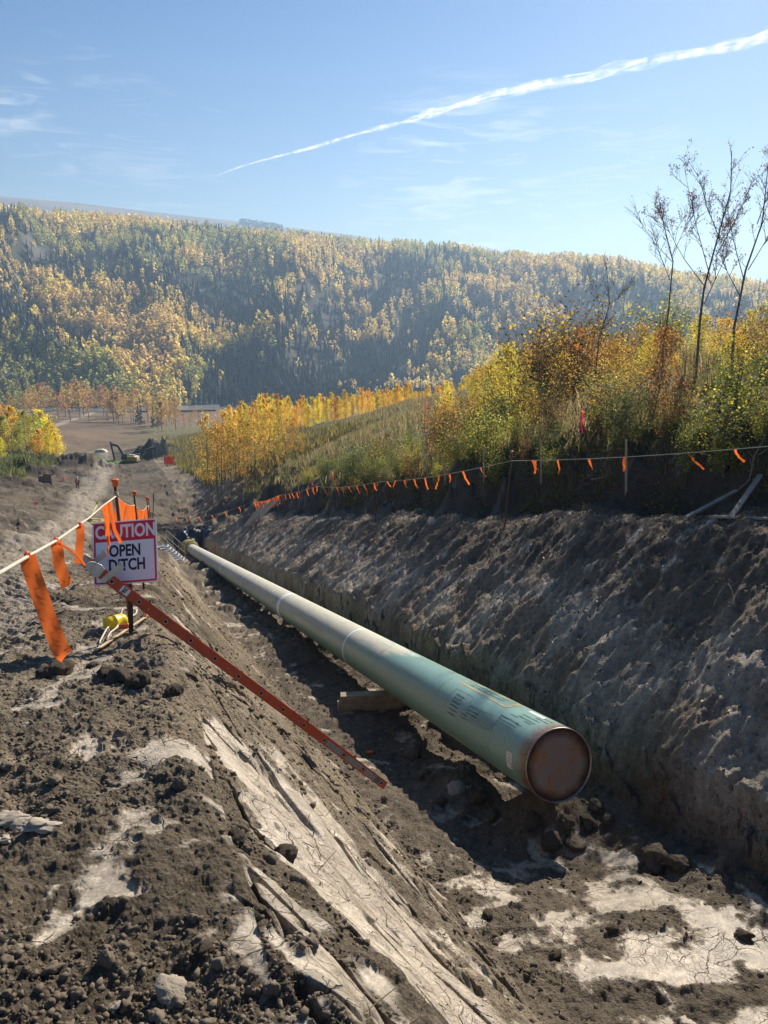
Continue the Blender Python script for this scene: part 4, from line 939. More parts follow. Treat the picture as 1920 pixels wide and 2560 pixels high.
    def rnd_line(mb, pts, th=.0014):
        out_ = []
        for (s, a), (s2, a2) in zip(pts[:-1], pts[1:]):
            for i in range(8): q = i/8; out_.append(surf(s+(s2-s)*q, A(a+(a2-a)*q), .0022))
        out_.append(surf(pts[-1][0], A(pts[-1][1]), .0022)); mb.tube(out_, th, 3, False)
    mb = MB()
    scribble(mb, 2.45, 36, .30, 6, 9, 6); rnd_line(mb, [(2.6, 26), (1.98, 26), (1.88, 46), (2.0, 66), (2.62, 66), (2.58, 26)])
    scribble(mb, 1.85, 44, .32, 5, 8, 3); scribble(mb, 2.0, 62, .22, 5, 6, 2)
    for i in range(11): rnd_line(mb, [(1.5-.055*i, 40+i*.8), (1.72-.055*i, 66)], .0018)
    rnd_line(mb, [(1.86, 40), (1.2, 38), (.98, 60), (1.5, 70), (1.86, 64), (1.86, 40)])
    scribble(mb, 1.05, 30, .5, 5, 12, 3); scribble(mb, .75, 8, .45, 6, 10, 2); scribble(mb, .5, -8, .3, 7, 8, 2); scribble(mb, 2.5, -8, 1.1, 7, 26, 2)
    for k in range(14): rnd_line(mb, [(1.02+.01*math.sin(k), 28+5*k), (1.02+.012*math.sin(k+2), 31+5*k)], .0017)
    for k in range(18): rnd_line(mb, [(3.05+.012*math.sin(k), 8+4.5*k), (3.05+.012*math.sin(k+2), 11+4.5*k)], .0017)
    for k in range(16): rnd_line(mb, [(6.15+.02*math.sin(k), 4+5*k), (6.15+.02*math.sin(k+2), 7.5+5*k)], .002)
    for k in range(5): scribble(mb, .55+.12*k, 20+11*(k % 3), .2, 4, 4, 1)
    rnd_line(mb, [(17.4, 40), (17.3, 60), (17.5, 75), (17.9, 70)], .008)
    mb.build('marker_writing', ink, root)
    paper = simple('paper_label', (.72, .72, .70), .6, var=.1, scale=40); print_ = simple('label_print', (.12, .12, .14), .6)
    lb = patch('paper_sticker', .36, .50, 76, 102, paper, .0035); lb['label'] = 'small white barcode sticker on the flank near the rusty end'
    mb = MB()
    for k in range(5): a = 79+3.4*k; mb.add([surf(.39, A(a), .0042), surf(.47-.01*(k % 2), A(a), .0042), surf(.47-.01*(k % 2), A(a+.9), .0042), surf(.39, A(a+.9), .0042)], [(0, 1, 2, 3)])
    mb.add([surf(.375, A(92), .0042), surf(.40, A(92), .0042), surf(.40, A(99), .0042), surf(.375, A(99), .0042)], [(0, 1, 2, 3)]); mb.build('print', print_, lb)
    l2 = patch('paper_sticker', .42, .80, -14, -6, paper, .0035); l2['label'] = 'crumpled white tag on the crown of the pipe'
    patch('white_stripe', 18.6, 18.75, 22, 36, band)
def build_skids():
    wood = simple('weathered_timber', (.40, .31, .20), .85, scale=6, var=.45)
    a0 = Vector((*xy(-1.12, 6.15), 0)); b0 = Vector((*xy(.75, 5.7), 0)); d = (b0-a0).normalized()
    zb = -5.72-.24*5.95
    for k, (dz, off, lab) in enumerate(((-.085, .02, 'upper of two square timbers carrying the pipe'), (-.255, -.04, 'lower of two square timbers carrying the pipe, partly in the dirt'))):
        A_ = a0+d*off; B_ = b0+d*off; mb = MB(); A_.z = B_.z = 0; Lh = (B_-A_).length/2
        mb.beam(-d*Lh, d*Lh, .2, .165); o = mb.build('timber_skid', wood, None, bevel=.008); o.location = ((A_+B_)/2).to_tuple()[:2]+(zb+dz+.0,)
        setp(o, lab, 'timber', 'timbers under the pipe')
    # farther supports, hardly visible in the shade below the pipe
def build_ladder():
    top = P(278.6, 1453.5, 6.652); d = np.array([.63580, .63184, .44332]); dw = np.array([d[0], d[2]*CP-d[1]*SP, -d[2]*SP-d[1]*CP])
    ax = V3(dw).normalized(); o0 = V3(top)
    # side rails stand square to the slope; the rungs run away from the photographer
    acr = V3(P(520, 1632, 1.0)); acr = (acr-ax*acr.dot(ax)).normalized(); nrm = ax.cross(acr).normalized()
    if nrm.z < 0: nrm = -nrm
    M = Matrix((ax, acr, nrm)).transposed().to_4x4(); M.translation = o0
    root = thing('extension_ladder', 'orange-red fibreglass extension ladder lying down the trench wall in front of the sign', 'ladder'); root.matrix_world = M
    fib = simple('red_fibreglass', (.56, .10, .045), .5, var=.25, scale=12, bump=.15, bd=.003); fib2 = simple('worn_grey_fibreglass', (.34, .32, .30), .75, var=.35, scale=22)
    alu = simple('ladder_aluminium', (.55, .54, .51), .42, .8, var=.3, scale=16); hole = simple('rung_bore', (.02, .02, .02), .9); wht = simple('label_white', (.8, .8, .78), .5, var=.05); blk = simple('label_black', (.02, .02, .02), .5)
    x0, x1 = -.21, 12.25*.3048; hw = .21
    def rail(y, sgn, w=.086, z=0, xa=x0, xb=x1, nm='side_rail'):
        mb = MB(); t = .006; fl = .034
        prof = [(0, -w/2), (0, w/2), (fl, w/2), (fl, w/2-t), (t, w/2-t), (t, -w/2+t), (fl, -w/2+t), (fl, -w/2)]
        mb.prism([(sgn*a, b+z) for a, b in prof], (0, 1, 0), (0, 0, 1), (xa, y, 0), (xb-xa, 0, 0)); return mb.build(nm, fib, root)
    r1 = rail(0, 1); r2 = rail(2*hw, -1)
    f1 = rail(.036, 1, .078, .012, x0+.05, x1-.5, 'fly_rail'); f2 = rail(2*hw-.036, -1, .078, .012, x0+.05, x1-.5, 'fly_rail')
    for k in range(13):
        x = k*.3048; mb = MB(); ppts = [(.023*math.cos(a)*(1 if math.cos(a) > 0 else .75), .02*math.sin(a)) for a in [i*math.pi/5 for i in range(10)]]
        mb.prism(ppts, (1, 0, 0), (0, 0, 1), (x, -.004, 0), (0, 2*hw+.008, 0)); g = mb.build('rung', alu, root, False)
        mb = MB(); mb.prism([(a*.78, b*.76) for a, b in ppts], (1, 0, 0), (0, 0, 1), (x, -.0056, 0), (0, .001, 0)); mb.build('bore', hole, g)
    # worn panels near the foot
    for x in (10.0, 10.95, 11.9, 12.35): 
        if x > 12: continue
    for k, x in enumerate((9.25, 10.25, 11.25)):
        mb = MB(); mb.box((x*.3048+.05*1.6, -.0025, -.002), (.24, .004, .058)); mb.build('worn_panel', fib2, root)
    mb = MB(); mb.box((11.85*.3048, -.0025, -.002), (.12, .004, .055)); mb.build('worn_panel', fib2, root)
    # end shoe, rung locks
    mb = MB(); mb.prism([(0, -.05), (.1, -.052), (.1, .052), (0, .05), (-.035, .03), (-.045, 0), (-.035, -.03)], (1, 0, 0), (0, 0, 1), (x0, -.006, 0), (0, .045, 0)); es = mb.build('end_cover', alu, root, bevel=.002)
    for z in (-.012, .016):
        mb = MB(); mb.prism([(.011*math.cos(i*.785), .013*math.sin(i*.785)) for i in range(8)], (1, 0, 0), (0, 0, 1), (x0+.01, -.0078, z), (0, .001, 0)); mb.build('slot', hole, es)
    for (x, yy) in ((-.125, -.012), (-.16, 2*hw-.03)):
        mb = MB(); mb.prism([(-.055, -.045), (.0, -.05), (.03, .02), (.0, .05), (-.05, .045), (-.075, 0)], (1, 0, 0), (0, 0, 1), (x-.02, yy, .01), (0, .006, 0)); mb.build('rung_lock', alu, root, bevel=.002)
    for (x, yy) in ((-.07, -.012), (-.15, 2*hw-.02)):
        mb = MB(); mb.prism([(-.02, -.045), (.03, -.045), (.075, .155), (.02, .165)], (1, 0, 0), (0, 0, 1), (x, yy, .0), (0, .005, 0))
        mb.prism([(.016, .163), (.077, .152), (.079, .16), (.018, .171)], (1, 0, 0), (0, 0, 1), (x, yy, .0), (0, .06, 0)); mb.build('rung_lock', alu, root)
    mb = MB(); mb.box((.145, -.0015, .005), (.085, .003, .062)); lb = mb.build('size_label', wht, root)
    me = text_mesh("28'", .05, .0006, .03); me.transform(Matrix(((0, -1, 0, .142), (0, 0, -1, -.0036), (-1, 0, 0, .004), (0, 0, 0, 1)))) ; me.flip_normals()
    # letters read towards the upper end of the rail
    link('lettering', me, blk, lb)
    for k in range(4):
        mb = MB(); mb.tube([(.42+k*.97, -.004, .0), (.42+k*.97, .002, .0)], .006, 8); mb.build('rivet', alu, root)
    return root
def build_sign():
    base = G(326, 1588); root = thing('caution_sign', 'red and white caution sign on a thin steel stake at the trench edge', 'sign', base)
    t_ = 7.2; 
    tl, tr, br, bl = [V3(P(px, py, tt)) for px, py, tt in ((224, 1308, 7.2), (384.5, 1297, 7.2), (402, 1452, 7.12), (241, 1466, 7.12))]
    c = (tl+tr+br+bl)/4; X = ((tr-tl)+(br-bl)).normalized(); Yv = ((tl-bl)+(tr-br)); Yv = (Yv-X*Yv.dot(X)).normalized(); N = X.cross(Yv)
    W = ((tr-tl).length+(br-bl).length)/2; Hh = ((tl-bl).length+(tr-br).length)/2; print('sign', W, Hh)
    M = Matrix((X, Yv, N)).transposed().to_4x4(); M.translation = c-base
    def add(mb, name, mat, par, bevel=0):
        o = mb.build(name, mat, par, bevel=bevel); 
        if par is root: o.matrix_local = M
        return o
    wht = simple('sign_white', (.88, .86, .88), .45, var=.06, scale=3, bump=.02); red = simple('sign_red', (.68, .035, .06), .45, var=.12, scale=5, bump=.02); ink = simple('sign_ink', (.035, .035, .055), .5)
    mb = MB(); mb.box((0, 0, 0), (W, Hh, .006)); pn = add(mb, 'panel', wht, root, .002)
    w, h = W, Hh; e = .018
    mb = MB(); y1 = h/2-.32*h; mb.box((0, (h/2-.012+y1)/2, .0035), (w-2*e+.01, h/2-.012-y1, .001)); mb.build('header', red, pn)
    mb = MB(); b = .016
    for cx_, cy_, sx_, sy_ in ((-(w/2-e-.002), (y1-h/2+e)/2, b, y1+h/2-e), ((w/2-e-.002), (y1-h/2+e)/2, b, y1+h/2-e), (0, -h/2+e+.002, w-2*e-b+.001, b)): mb.box((cx_, cy_, .0038), (sx_, sy_, .001))
    mb.build('border', red, pn)
    def txt(s, size, x, y, mat, xs, bold, z=.0042):
        me = text_mesh(s, size, .0005, bold, xs); me.transform(Matrix.Translation((x, y, z))); return link('lettering', me, mat, pn)
    txt('CAUTION', .168, .01, h/2-.175*h, wht, .745, .032); txt('OPEN', .150, .0, y1-.095, ink, .76, .030); txt('DITCH', .150, .015, y1-.228, ink, .76, .030)
    mb = MB(); mb.box((-w/2+.105, -h/2+.10, .0036), (.05, .008, .001)); mb.prism([(-.03, 0), (-.005, .0), (-.018, .03)], (1, 0, 0), (0, 1, 0), (-w/2+.12, -h/2+.05, .0035), (0, 0, .0006)); mb.box((-w/2+.125, -h/2+.035, .0036), (.09, .005, .001)); mb.build('maker_mark', ink, pn)
    st = simple('dark_steel', (.05, .045, .042), .6, .4, var=.4, scale=20); top = V3(P(322, 1330, 7.24))-base
    mb = MB(); mb.beam(Vector((0, 0, -.15)), top, .042, .006, (0, -1, 0)); mb.beam(Vector((.012, .01, -.15)), top+Vector((.012, .01, 0)), .006, .03, (0, -1, 0)); mb.build('stake', st, root)
def ribbon(mb, p, dirs, w, n=7, wv=None, tw=0.3, rr=random):
    """strip through points p (list of Vectors) with width vector turning slowly"""
    wv = Vector(wv or (1, 0, 0)); vs = []; fs = []
    m = len(p)
    for i, q in enumerate(p):
        d = (p[min(i+1, m-1)]-p[max(i-1, 0)]).normalized(); a = i/(m-1)*tw
        s = (wv-d*wv.dot(d)).normalized(); b = d.cross(s); s = s*math.cos(a)+b*math.sin(a)
        for k in range(4):
            e = (k/3-.5); vs.append(q+s*w*e+b*(.12*w*math.sin(k*2+i*.9)))
    for i in range(m-1):
        for k in range(3): fs.append((i*4+k, i*4+k+1, i*4+k+5, i*4+k+4))
    mb.add(vs, fs)
def curve_pts(a, b, sag=0, bow=(0, 0, 0), n=9, wig=0, rr=random):
    a = Vector(a); b = Vector(b); bow = Vector(bow); o = []
    for i in range(n):
        q = i/(n-1); s = math.sin(math.pi*q); o.append(a.lerp(b, q)+Vector((0, 0, -sag))*s+bow*s+Vector((rr.gauss(0, wig), rr.gauss(0, wig), 0))*s)
    return o
def post(name, label, base, top, r, group=None, cap=True, capcol=None, mat=None, cat='post'):
    root = thing(name, label, cat, base, group=group); t = Vector(top)-Vector(base); d = t.normalized()
    mb = MB(); mb.tube([-d*.15, t], r, 10); mb.build('shaft', mat or MT['rust'], root, True)
    if cap:
        c = MT['orange']; rc = r*1.75
        mb = MB(); mb.tube([t-d*r*3.4, t-d*r*.9, t-d*r*.75, t+d*r*.2, t+d*r*.45], [rc*.78, rc*.86, rc*1.12, rc*1.12, rc*.9], 12); mb.build('cap', c, root, True)
    return root
MT = {}
def build_fences():
    MT['rust'] = simple('rusty_pipe', (.20, .10, .06), .7, .3, scale=18, col2=(.09, .05, .035)); MT['orange'] = simple('orange_plastic', (.75, .14, .03), .5, var=.2, scale=10)
    MT['tape'] = transl_mat('orange_tape', (.95, .20, .035)); MT['pink'] = transl_mat('pink_tape', (.85, .08, .22)); MT['rope'] = simple('pale_rope', (.62, .56, .44), .8, var=.3, scale=60, bump=.6, bd=.003); MT['yrope'] = simple('yellow_rope', (.52, .47, .16), .8, var=.35, scale=80, bump=.6, bd=.003)
    MT['lath'] = simple('lath_wood', (.62, .48, .28), .85, scale=10, var=.35)
    # ---- left line along the crest
    pL = [(287, 1200, 7.7, .019), (335, 1229, 11.3, .017), (367, 1243, 18, .016), (371.5, 1246, 22, .016)]
    lab = ['nearest rusty post with an orange cap, standing behind the caution sign', 'second orange-capped rusty post just right of the one behind the sign', 'thin third post of the orange-ribboned rope line, farther down the crest', 'thin fourth post of the orange-ribboned rope line, farthest down the crest']
    tops = []
    for (px, py, t, r), lb in zip(pL, lab):
        top = V3(P(px, py, t)); b = Vector((top.x+.02, top.y+.03, 0)); b.z = Zs(b.x, b.y); post('rope_post', lb, b, top, r, 'orange-capped posts along the left crest'); tops.append(top)
    near = V3(P(-420, 1640, 1.45)); b = Vector((near.x, near.y, 0)); b.z = Zs(b.x, b.y)
    mb = MB(); tie0 = tops[0]+Vector((0, -.012, -.165)); rp = curve_pts(near, tie0, .015, n=14)
    # rope points are tuned to pass the tie points of the three near ribbons
    rp = [near, V3(P(-150, 1508, 1.85)), V3(P(0, 1432, 2.3)), V3(P(68, 1392, 2.75)), V3(P(140, 1352, 3.5)), V3(P(196, 1313, 4.4)), V3(P(225, 1293, 5.2)), V3(P(258, 1264, 6.3)), tie0]
    mb.tube(rp, .0068, 8); tie1 = tops[1]+Vector((0, -.02, -.2)); tie2 = tops[2]+Vector((0, -.02, -.2)); tie3 = tops[3]+Vector((0, -.02, -.2))
    mb.tube(curve_pts(tie0, tie1, .04), .006, 6); mb.tube(curve_pts(tie1, tie2, .10), .006, 6); mb.tube(curve_pts(tie2, tie3, .05), .006, 6)
    mb.tube([tie0+Vector((.022*math.cos(a), .022*math.sin(a)+.012, .004*a)) for a in [i*.7 for i in range(18)]], .006, 6)
    o = mb.build('barrier_rope', MT['rope'], None, True); setp(o, 'pale rope strung from the lower left past the caution sign and along the crest', 'rope')
    post('rope_post', 'rusty post holding the near end of the pale rope at the far left', b, near+Vector((0, 0, .1)), .019, 'orange-capped posts along the left crest')
    # three big near ribbons
    big = [((68, 1390, 2.75), [(82, 1440, 2.73), (106, 1500, 2.70), (128, 1570, 2.66), (150, 1620, 2.63), (166, 1640, 2.62)], .058, 'longest orange ribbon, hanging nearest at the left of the rope'), ((140, 1352, 3.5), [(143, 1375, 3.5), (148, 1405, 3.48), (156, 1435, 3.46), (167, 1466, 3.44)], .052, 'second orange ribbon hanging from the rope, knotted with a pale tail'), ((200, 1312, 4.4), [(201, 1335, 4.4), (200, 1362, 4.39), (197, 1388, 4.38), (196, 1409, 4.38)], .046, 'short straight orange ribbon hanging from the rope left of the sign')]
    for a, rest, w, lb in big:
        pts = [V3(P(*a))]+[V3(P(*q)) for q in rest]; fine = []
        for i in range(len(pts)-1):
            for k in range(4): fine.append(pts[i].lerp(pts[i+1], k/4)+Vector((0, .003*math.sin((i*4+k)*.6), 0)))
        fine.append(pts[-1]); mb = MB(); c0 = fine[0]
        ribbon(mb, fine, None, w, wv=(1, .15, 0), tw=.25)
        mb.tube([c0+Vector((0, .012*math.cos(a_), .012*math.sin(a_))) for a_ in [i*.785 for i in range(9)]], .007, 6)
        if 'knotted' in lb: ribbon(mb, [c0+Vector((.0, -.01, 0)), c0+Vector((.06, -.01, -.035)), c0+Vector((.10, -.01, -.075)), c0+Vector((.125, -.01, -.115))], None, .012, wv=(0, .3, 1))
        o = mb.build('flagging_ribbon', MT['tape'], None, True); setp(o, lb, 'ribbon', 'orange flagging ribbons on the left rope')
    # bunch tied in front of the sign (on the rope) and along the following spans
    rr = random.Random(12); specs = []
    for k in range(5):
        q = rr.uniform(0, 1); px = 256+q*30; py = 1268-q*22; t = 6.2+q*1.2; ln = rr.uniform(.16, .36)
        specs.append((px, py, t, ln, rr.uniform(.022, .034), 'in the bunch hanging over the letters of the sign', rr.uniform(-.05, .07)))
    specs += [(263, 1262, 6.3, .42, .042, None, -.02), (271, 1258, 6.4, .34, .03, None, .12)]
    for px, py, t, ln, w, where, dx in specs:
        a = V3(P(px, py, t)); b_ = a+Vector((dx*ln*2, rr.uniform(-.04, .02), -ln))
        mb = MB(); ribbon(mb, curve_pts(a, b_, 0, (rr.uniform(-.02, .03), -.01, 0), 7, .004, rr), None, w, wv=(1, rr.uniform(-.5, .5), 0), tw=rr.uniform(-.8, .8))
        o = mb.build('flagging_ribbon', MT['tape'], None, True)
        setp(o, 'longest ribbon of the bunch, reaching down past the A of the sign' if ln == .42 else ('slanting ribbon of the bunch ending at the T of the sign' if ln == .34 else 'orange ribbon in the bunch hanging in front of the sign heading'), 'ribbon', 'orange ribbons bunched at the sign')
    def along(a, b, sag, q): p_ = a.lerp(b, q); p_.z -= sag*math.sin(math.pi*q); return p_
    for i in range(26):
        if i < 12: a = along(tie0, tie1, .04, .06+.9*i/12); ln = rr.uniform(.22, .42)
        elif i < 20: a = along(tie1, tie2, .10, .02+.9*(i-12)/8); ln = rr.uniform(.3, .5)
        else: a = along(tie2, tie3, .05, .1+.8*(i-20)/6); ln = rr.uniform(.3, .5)
        b_ = a+Vector((rr.uniform(-.09, .02), rr.uniform(-.05, .05), -ln)); mb = MB(); ribbon(mb, curve_pts(a, b_, 0, (rr.uniform(-.02, .02), 0, 0), 6, .004, rr), None, rr.uniform(.035, .06), wv=(1, rr.uniform(-.6, .6), 0), tw=rr.uniform(-1, 1))
        o = mb.build('flagging_ribbon', MT['tape'], None, True); setp(o, 'orange ribbon in the thick row between the orange-capped posts behind the sign', 'ribbon', 'orange ribbons in the row behind the sign')
    mb = MB(); k0 = V3(P(221, 1299, 5.25)); 
    for a, b_, c in (((221, 1299, 5.25), (232, 1282, 5.6), (243, 1262, 5.9)), ((221, 1299, 5.25), (238, 1285, 5.8), (252, 1272, 6.1)), ((222, 1301, 5.25), (245, 1304, 6.2), (268, 1301, 6.9)), ((221, 1297, 5.25), (236, 1297, 6), (266, 1299, 6.8)), ((222, 1299, 5.25), (226, 1306, 5.3), (232, 1312, 5.3))):
        mb.tube([V3(P(*a)), V3(P(*b_)), V3(P(*c))], .0045, 6)
    mb.tube([k0+Vector((.016*math.cos(i*.8), .01*i/8, .016*math.sin(i*.8))) for i in range(20)], .005, 6)
    for i in range(14): mb.tube([V3(P(243+rr.uniform(-2, 2), 1264, 5.9)), V3(P(240+rr.uniform(-5, 10), 1248+rr.uniform(-6, 6), 5.9))], .0012, 3)
    o = mb.build('knotted_rope', MT['yrope'], None, True); setp(o, 'frayed yellow-green rope knotted to the pale rope at the sign corner', 'rope')
    # ---- right line on the bench
    R_ = [(1280, 1128, 18.6), (947, 1191, 29.8), (791, 1216, 40), (700, 1238, 50), (641, 1262, 58)]
    lab = ['tallest orange-capped post on the right bench, where the rope bends up', 'second orange-capped post on the bench, left of the tallest', 'third post of the right rope line counting from the right', 'thin fourth post at the top of the far aluminium ladder', 'fifth and farthest post of the right rope line']
    tp = []
    for (px, py, t), lb in zip(R_, lab):
        top = V3(P(px, py, t)); b = Vector((top.x-.03-.004*t, top.y, 0)); b.z = Zs(b.x, b.y); post('rope_post', lb, b, top, .02, 'posts of the right rope line'); tp.append(top)
    endr = V3(P(2010, 1108, 11.3)); b = Vector((endr.x, endr.y, 0)); b.z = Zs(b.x, b.y); post('rope_post', 'orange-capped post at the far right end of the right rope', b, endr+Vector((0, 0, .1)), .02, 'posts of the right rope line')
    att = [endr, V3(P(1280, 1152, 18.55)), V3(P(947, 1205, 29.75)), V3(P(791, 1216, 39.9)), V3(P(697, 1238, 50)), V3(P(632, 1254, 58))]
    mb = MB(); sags = [.06, .10, .12, .06, .15]; spans = []
    for i in range(5): pts = curve_pts(att[i], att[i+1], sags[i]); mb.tube(pts, .008, 6); spans.append(pts)
    far = V3(P(430, 1292, 70)); mb.tube(curve_pts(att[5], far, .5), .008, 5); o = mb.build('barrier_rope', MT['rope'], None, True); setp(o, 'thin pale rope with small orange ribbons strung along the right bench', 'rope')
    def at(px):
        best = None
        for i, pts in enumerate(spans):
            for a, b_ in zip(pts[:-1], pts[1:]):
                xa, ya, _ = proj(a); xb, yb, _ = proj(b_)
                if min(xa, xb) <= px <= max(xa, xb): q = (px-xa)/(xb-xa); return a.lerp(b_, q)
        return None
    def where(px): return 'right of the tallest post' if px > 1290 else ('between the two orange-capped posts' if px > 950 else ('between the second and third posts' if px > 795 else 'crowded near the far aluminium ladder'))
    rb = [(1840, 34, 30), (1722, 40, 40), (1562, 38, 3), (1472, 28, 8), (1394, 36, 2), (1331, 32, 6), (1338, 28, 12), (1202, 22, 14), (1157, 36, 18), (1124, 22, 0), (1097, 36, -6), (1063, 32, 8), (1035, 24, 10), (1012, 20, 6), (990, 20, -6), (968, 16, 10), (936, 22, 6), (945, 18, -2), (909, 28, 10), (892, 20, 8), (871, 16, 8), (855, 22, 4), (841, 22, 6), (808, 20, 12), (792, 14, 0), (782, 18, 4), (768, 17, 4), (748, 20, 3), (742, 16, 4), (729, 14, 6), (722, 14, 3), (712, 14, 3), (704, 15, 4)]
    for i in range(26): rb.append((697-i*2.5, rr.uniform(12, 24), rr.uniform(2, 8)))
    for px, ln, dx in rb:
        a = at(px)
        if a is None: continue
        t = proj(a)[2]; s = t/FPX; b_ = a+Vector((dx*s, rr.uniform(-.1, .1), -ln*s)); mb = MB()
        ribbon(mb, curve_pts(a, b_, 0, (rr.uniform(-.04, .04), rr.uniform(-.04, .04), 0), 7, .01, rr), None, rr.uniform(.035, .06), wv=(1, rr.uniform(-.7, .7), 0), tw=rr.uniform(-1.5, 1.5))
        o = mb.build('flagging_ribbon', MT['tape'], None, True); setp(o, 'small orange ribbon on the right rope '+where(px), 'ribbon', 'orange ribbons '+where(px))
    for px, py in ((602, 1278), (570, 1283), (538, 1282), (505, 1279), (470, 1283), (440, 1290)):
        q = (proj(att[5])[0]-px)/(proj(att[5])[0]-430); a = att[5].lerp(far, max(0, min(1, q))); a.z -= .5*math.sin(math.pi*max(0, min(1, q))); b_ = a+Vector((.1, 0, -.4)); mb = MB(); ribbon(mb, curve_pts(a, b_, 0, (.05, 0, 0), 5), None, .08, tw=1)
        o = mb.build('flagging_ribbon', MT['tape'], None, True); setp(o, 'lone orange ribbon on the sagging far end of the right rope', 'ribbon', 'orange ribbons on the sagging far end')
    # wooden laths stuck in the bank and survey stakes
    for px, y0, y1, lb in ((1209.5, 1117, 1209, 'left of the tallest orange-capped post'), (1353, 1100, 1209, 'just right of the tallest orange-capped post'), (1566, 1097, 1233, 'the tallest one, behind the rope on the right'), (903, 1160, 1208, 'behind the rope, left of the second post'), (956, 1136, 1196, 'leaning beside the dark shrubs'), (1036, 1134, 1194, 'below the green shrubs, midway along the rope'), (1114, 1146, 1206, 'leaning slightly, below the dense shrubs'), (729.5, 1208, 1232, 'small and far, near the far ladder'), (746, 1206, 1232, 'small and far, next to the pink stake'), (857, 1189, 1213, 'short one near the third post'), (565, 1196, 1235, 'among the orange copse')):
        g = G(px, y1); t = proj(g)[2]; top = V3(P(px-(6 if 'leaning' in lb else .5), y0, t-.05)); mb = MB(); mb.beam(Vector((0, 0, -.1)), top-g, .05 if t < 40 else .07, .015, (0, -1, 0)); o = mb.build('wooden_lath', MT['lath'], None, loc=g); setp(o, 'thin wooden lath, '+lb, 'stake', 'wooden laths along the bank')
    for px, y0, y1, lb in ((1061, 999, 1093, 'pink survey stake standing among the shrubs on the rise'), (1450, 1017, 1095, 'pink survey stake with a fluttering ribbon in the bushes at right'), (777, 1206, 1228, 'small pink-topped stake behind the right rope'), (828, 1182, 1240, 'orange-topped stake with ribbons left of the second post'), (537, 1362, 1386, 'pink ribboned stake at the trench wall by the yellow wrap'), (87, 1250, 1268, 'small pink flagged stake on the bare ground at left'), (156, 1193, 1204, 'tiny pink flagged stake beside the timber crate'), (382, 1232, 1300, 'thin dark stake above the right corner of the sign')):
        g = G(px, y1)
        t = proj(g)[2]; top = V3(P(px+(2 if px < 1100 else 4), y0, t)); root = thing('survey_stake', lb, 'stake', g, group='survey stakes')
        s = t/FPX; col = MT['lath'] if px in (828,) else (MT['rust'] if px == 382 else MT['pink'])
        mb = MB(); mb.beam(Vector((0, 0, -.1)), top-g, max(.035, 2.2*s if t > 60 else .03), .015, (0, -1, 0)); mb.build('shaft', col, root)
        if px != 382:
            mb = MB(); T = top-g; mt = MT['tape'] if px == 828 else MT['pink']; L_ = (y1-y0)*s*(.75 if px == 1450 else .35); w_ = max(.05, 3.2*s if t > 60 else .05)
            ribbon(mb, curve_pts(T, T+Vector((w_*1.0, -.02, -L_)), 0, (w_*.8, 0, 0), 7), None, w_, tw=.8)
            if px == 1450: ribbon(mb, curve_pts(T+Vector((.05, -.02, -L_)), T+Vector((.32, -.03, -L_*1.02)), .04, (0, 0, 0), 6), None, .07, wv=(0, 0, 1), tw=1)
            mb.build('ribbon', mt, root, True)
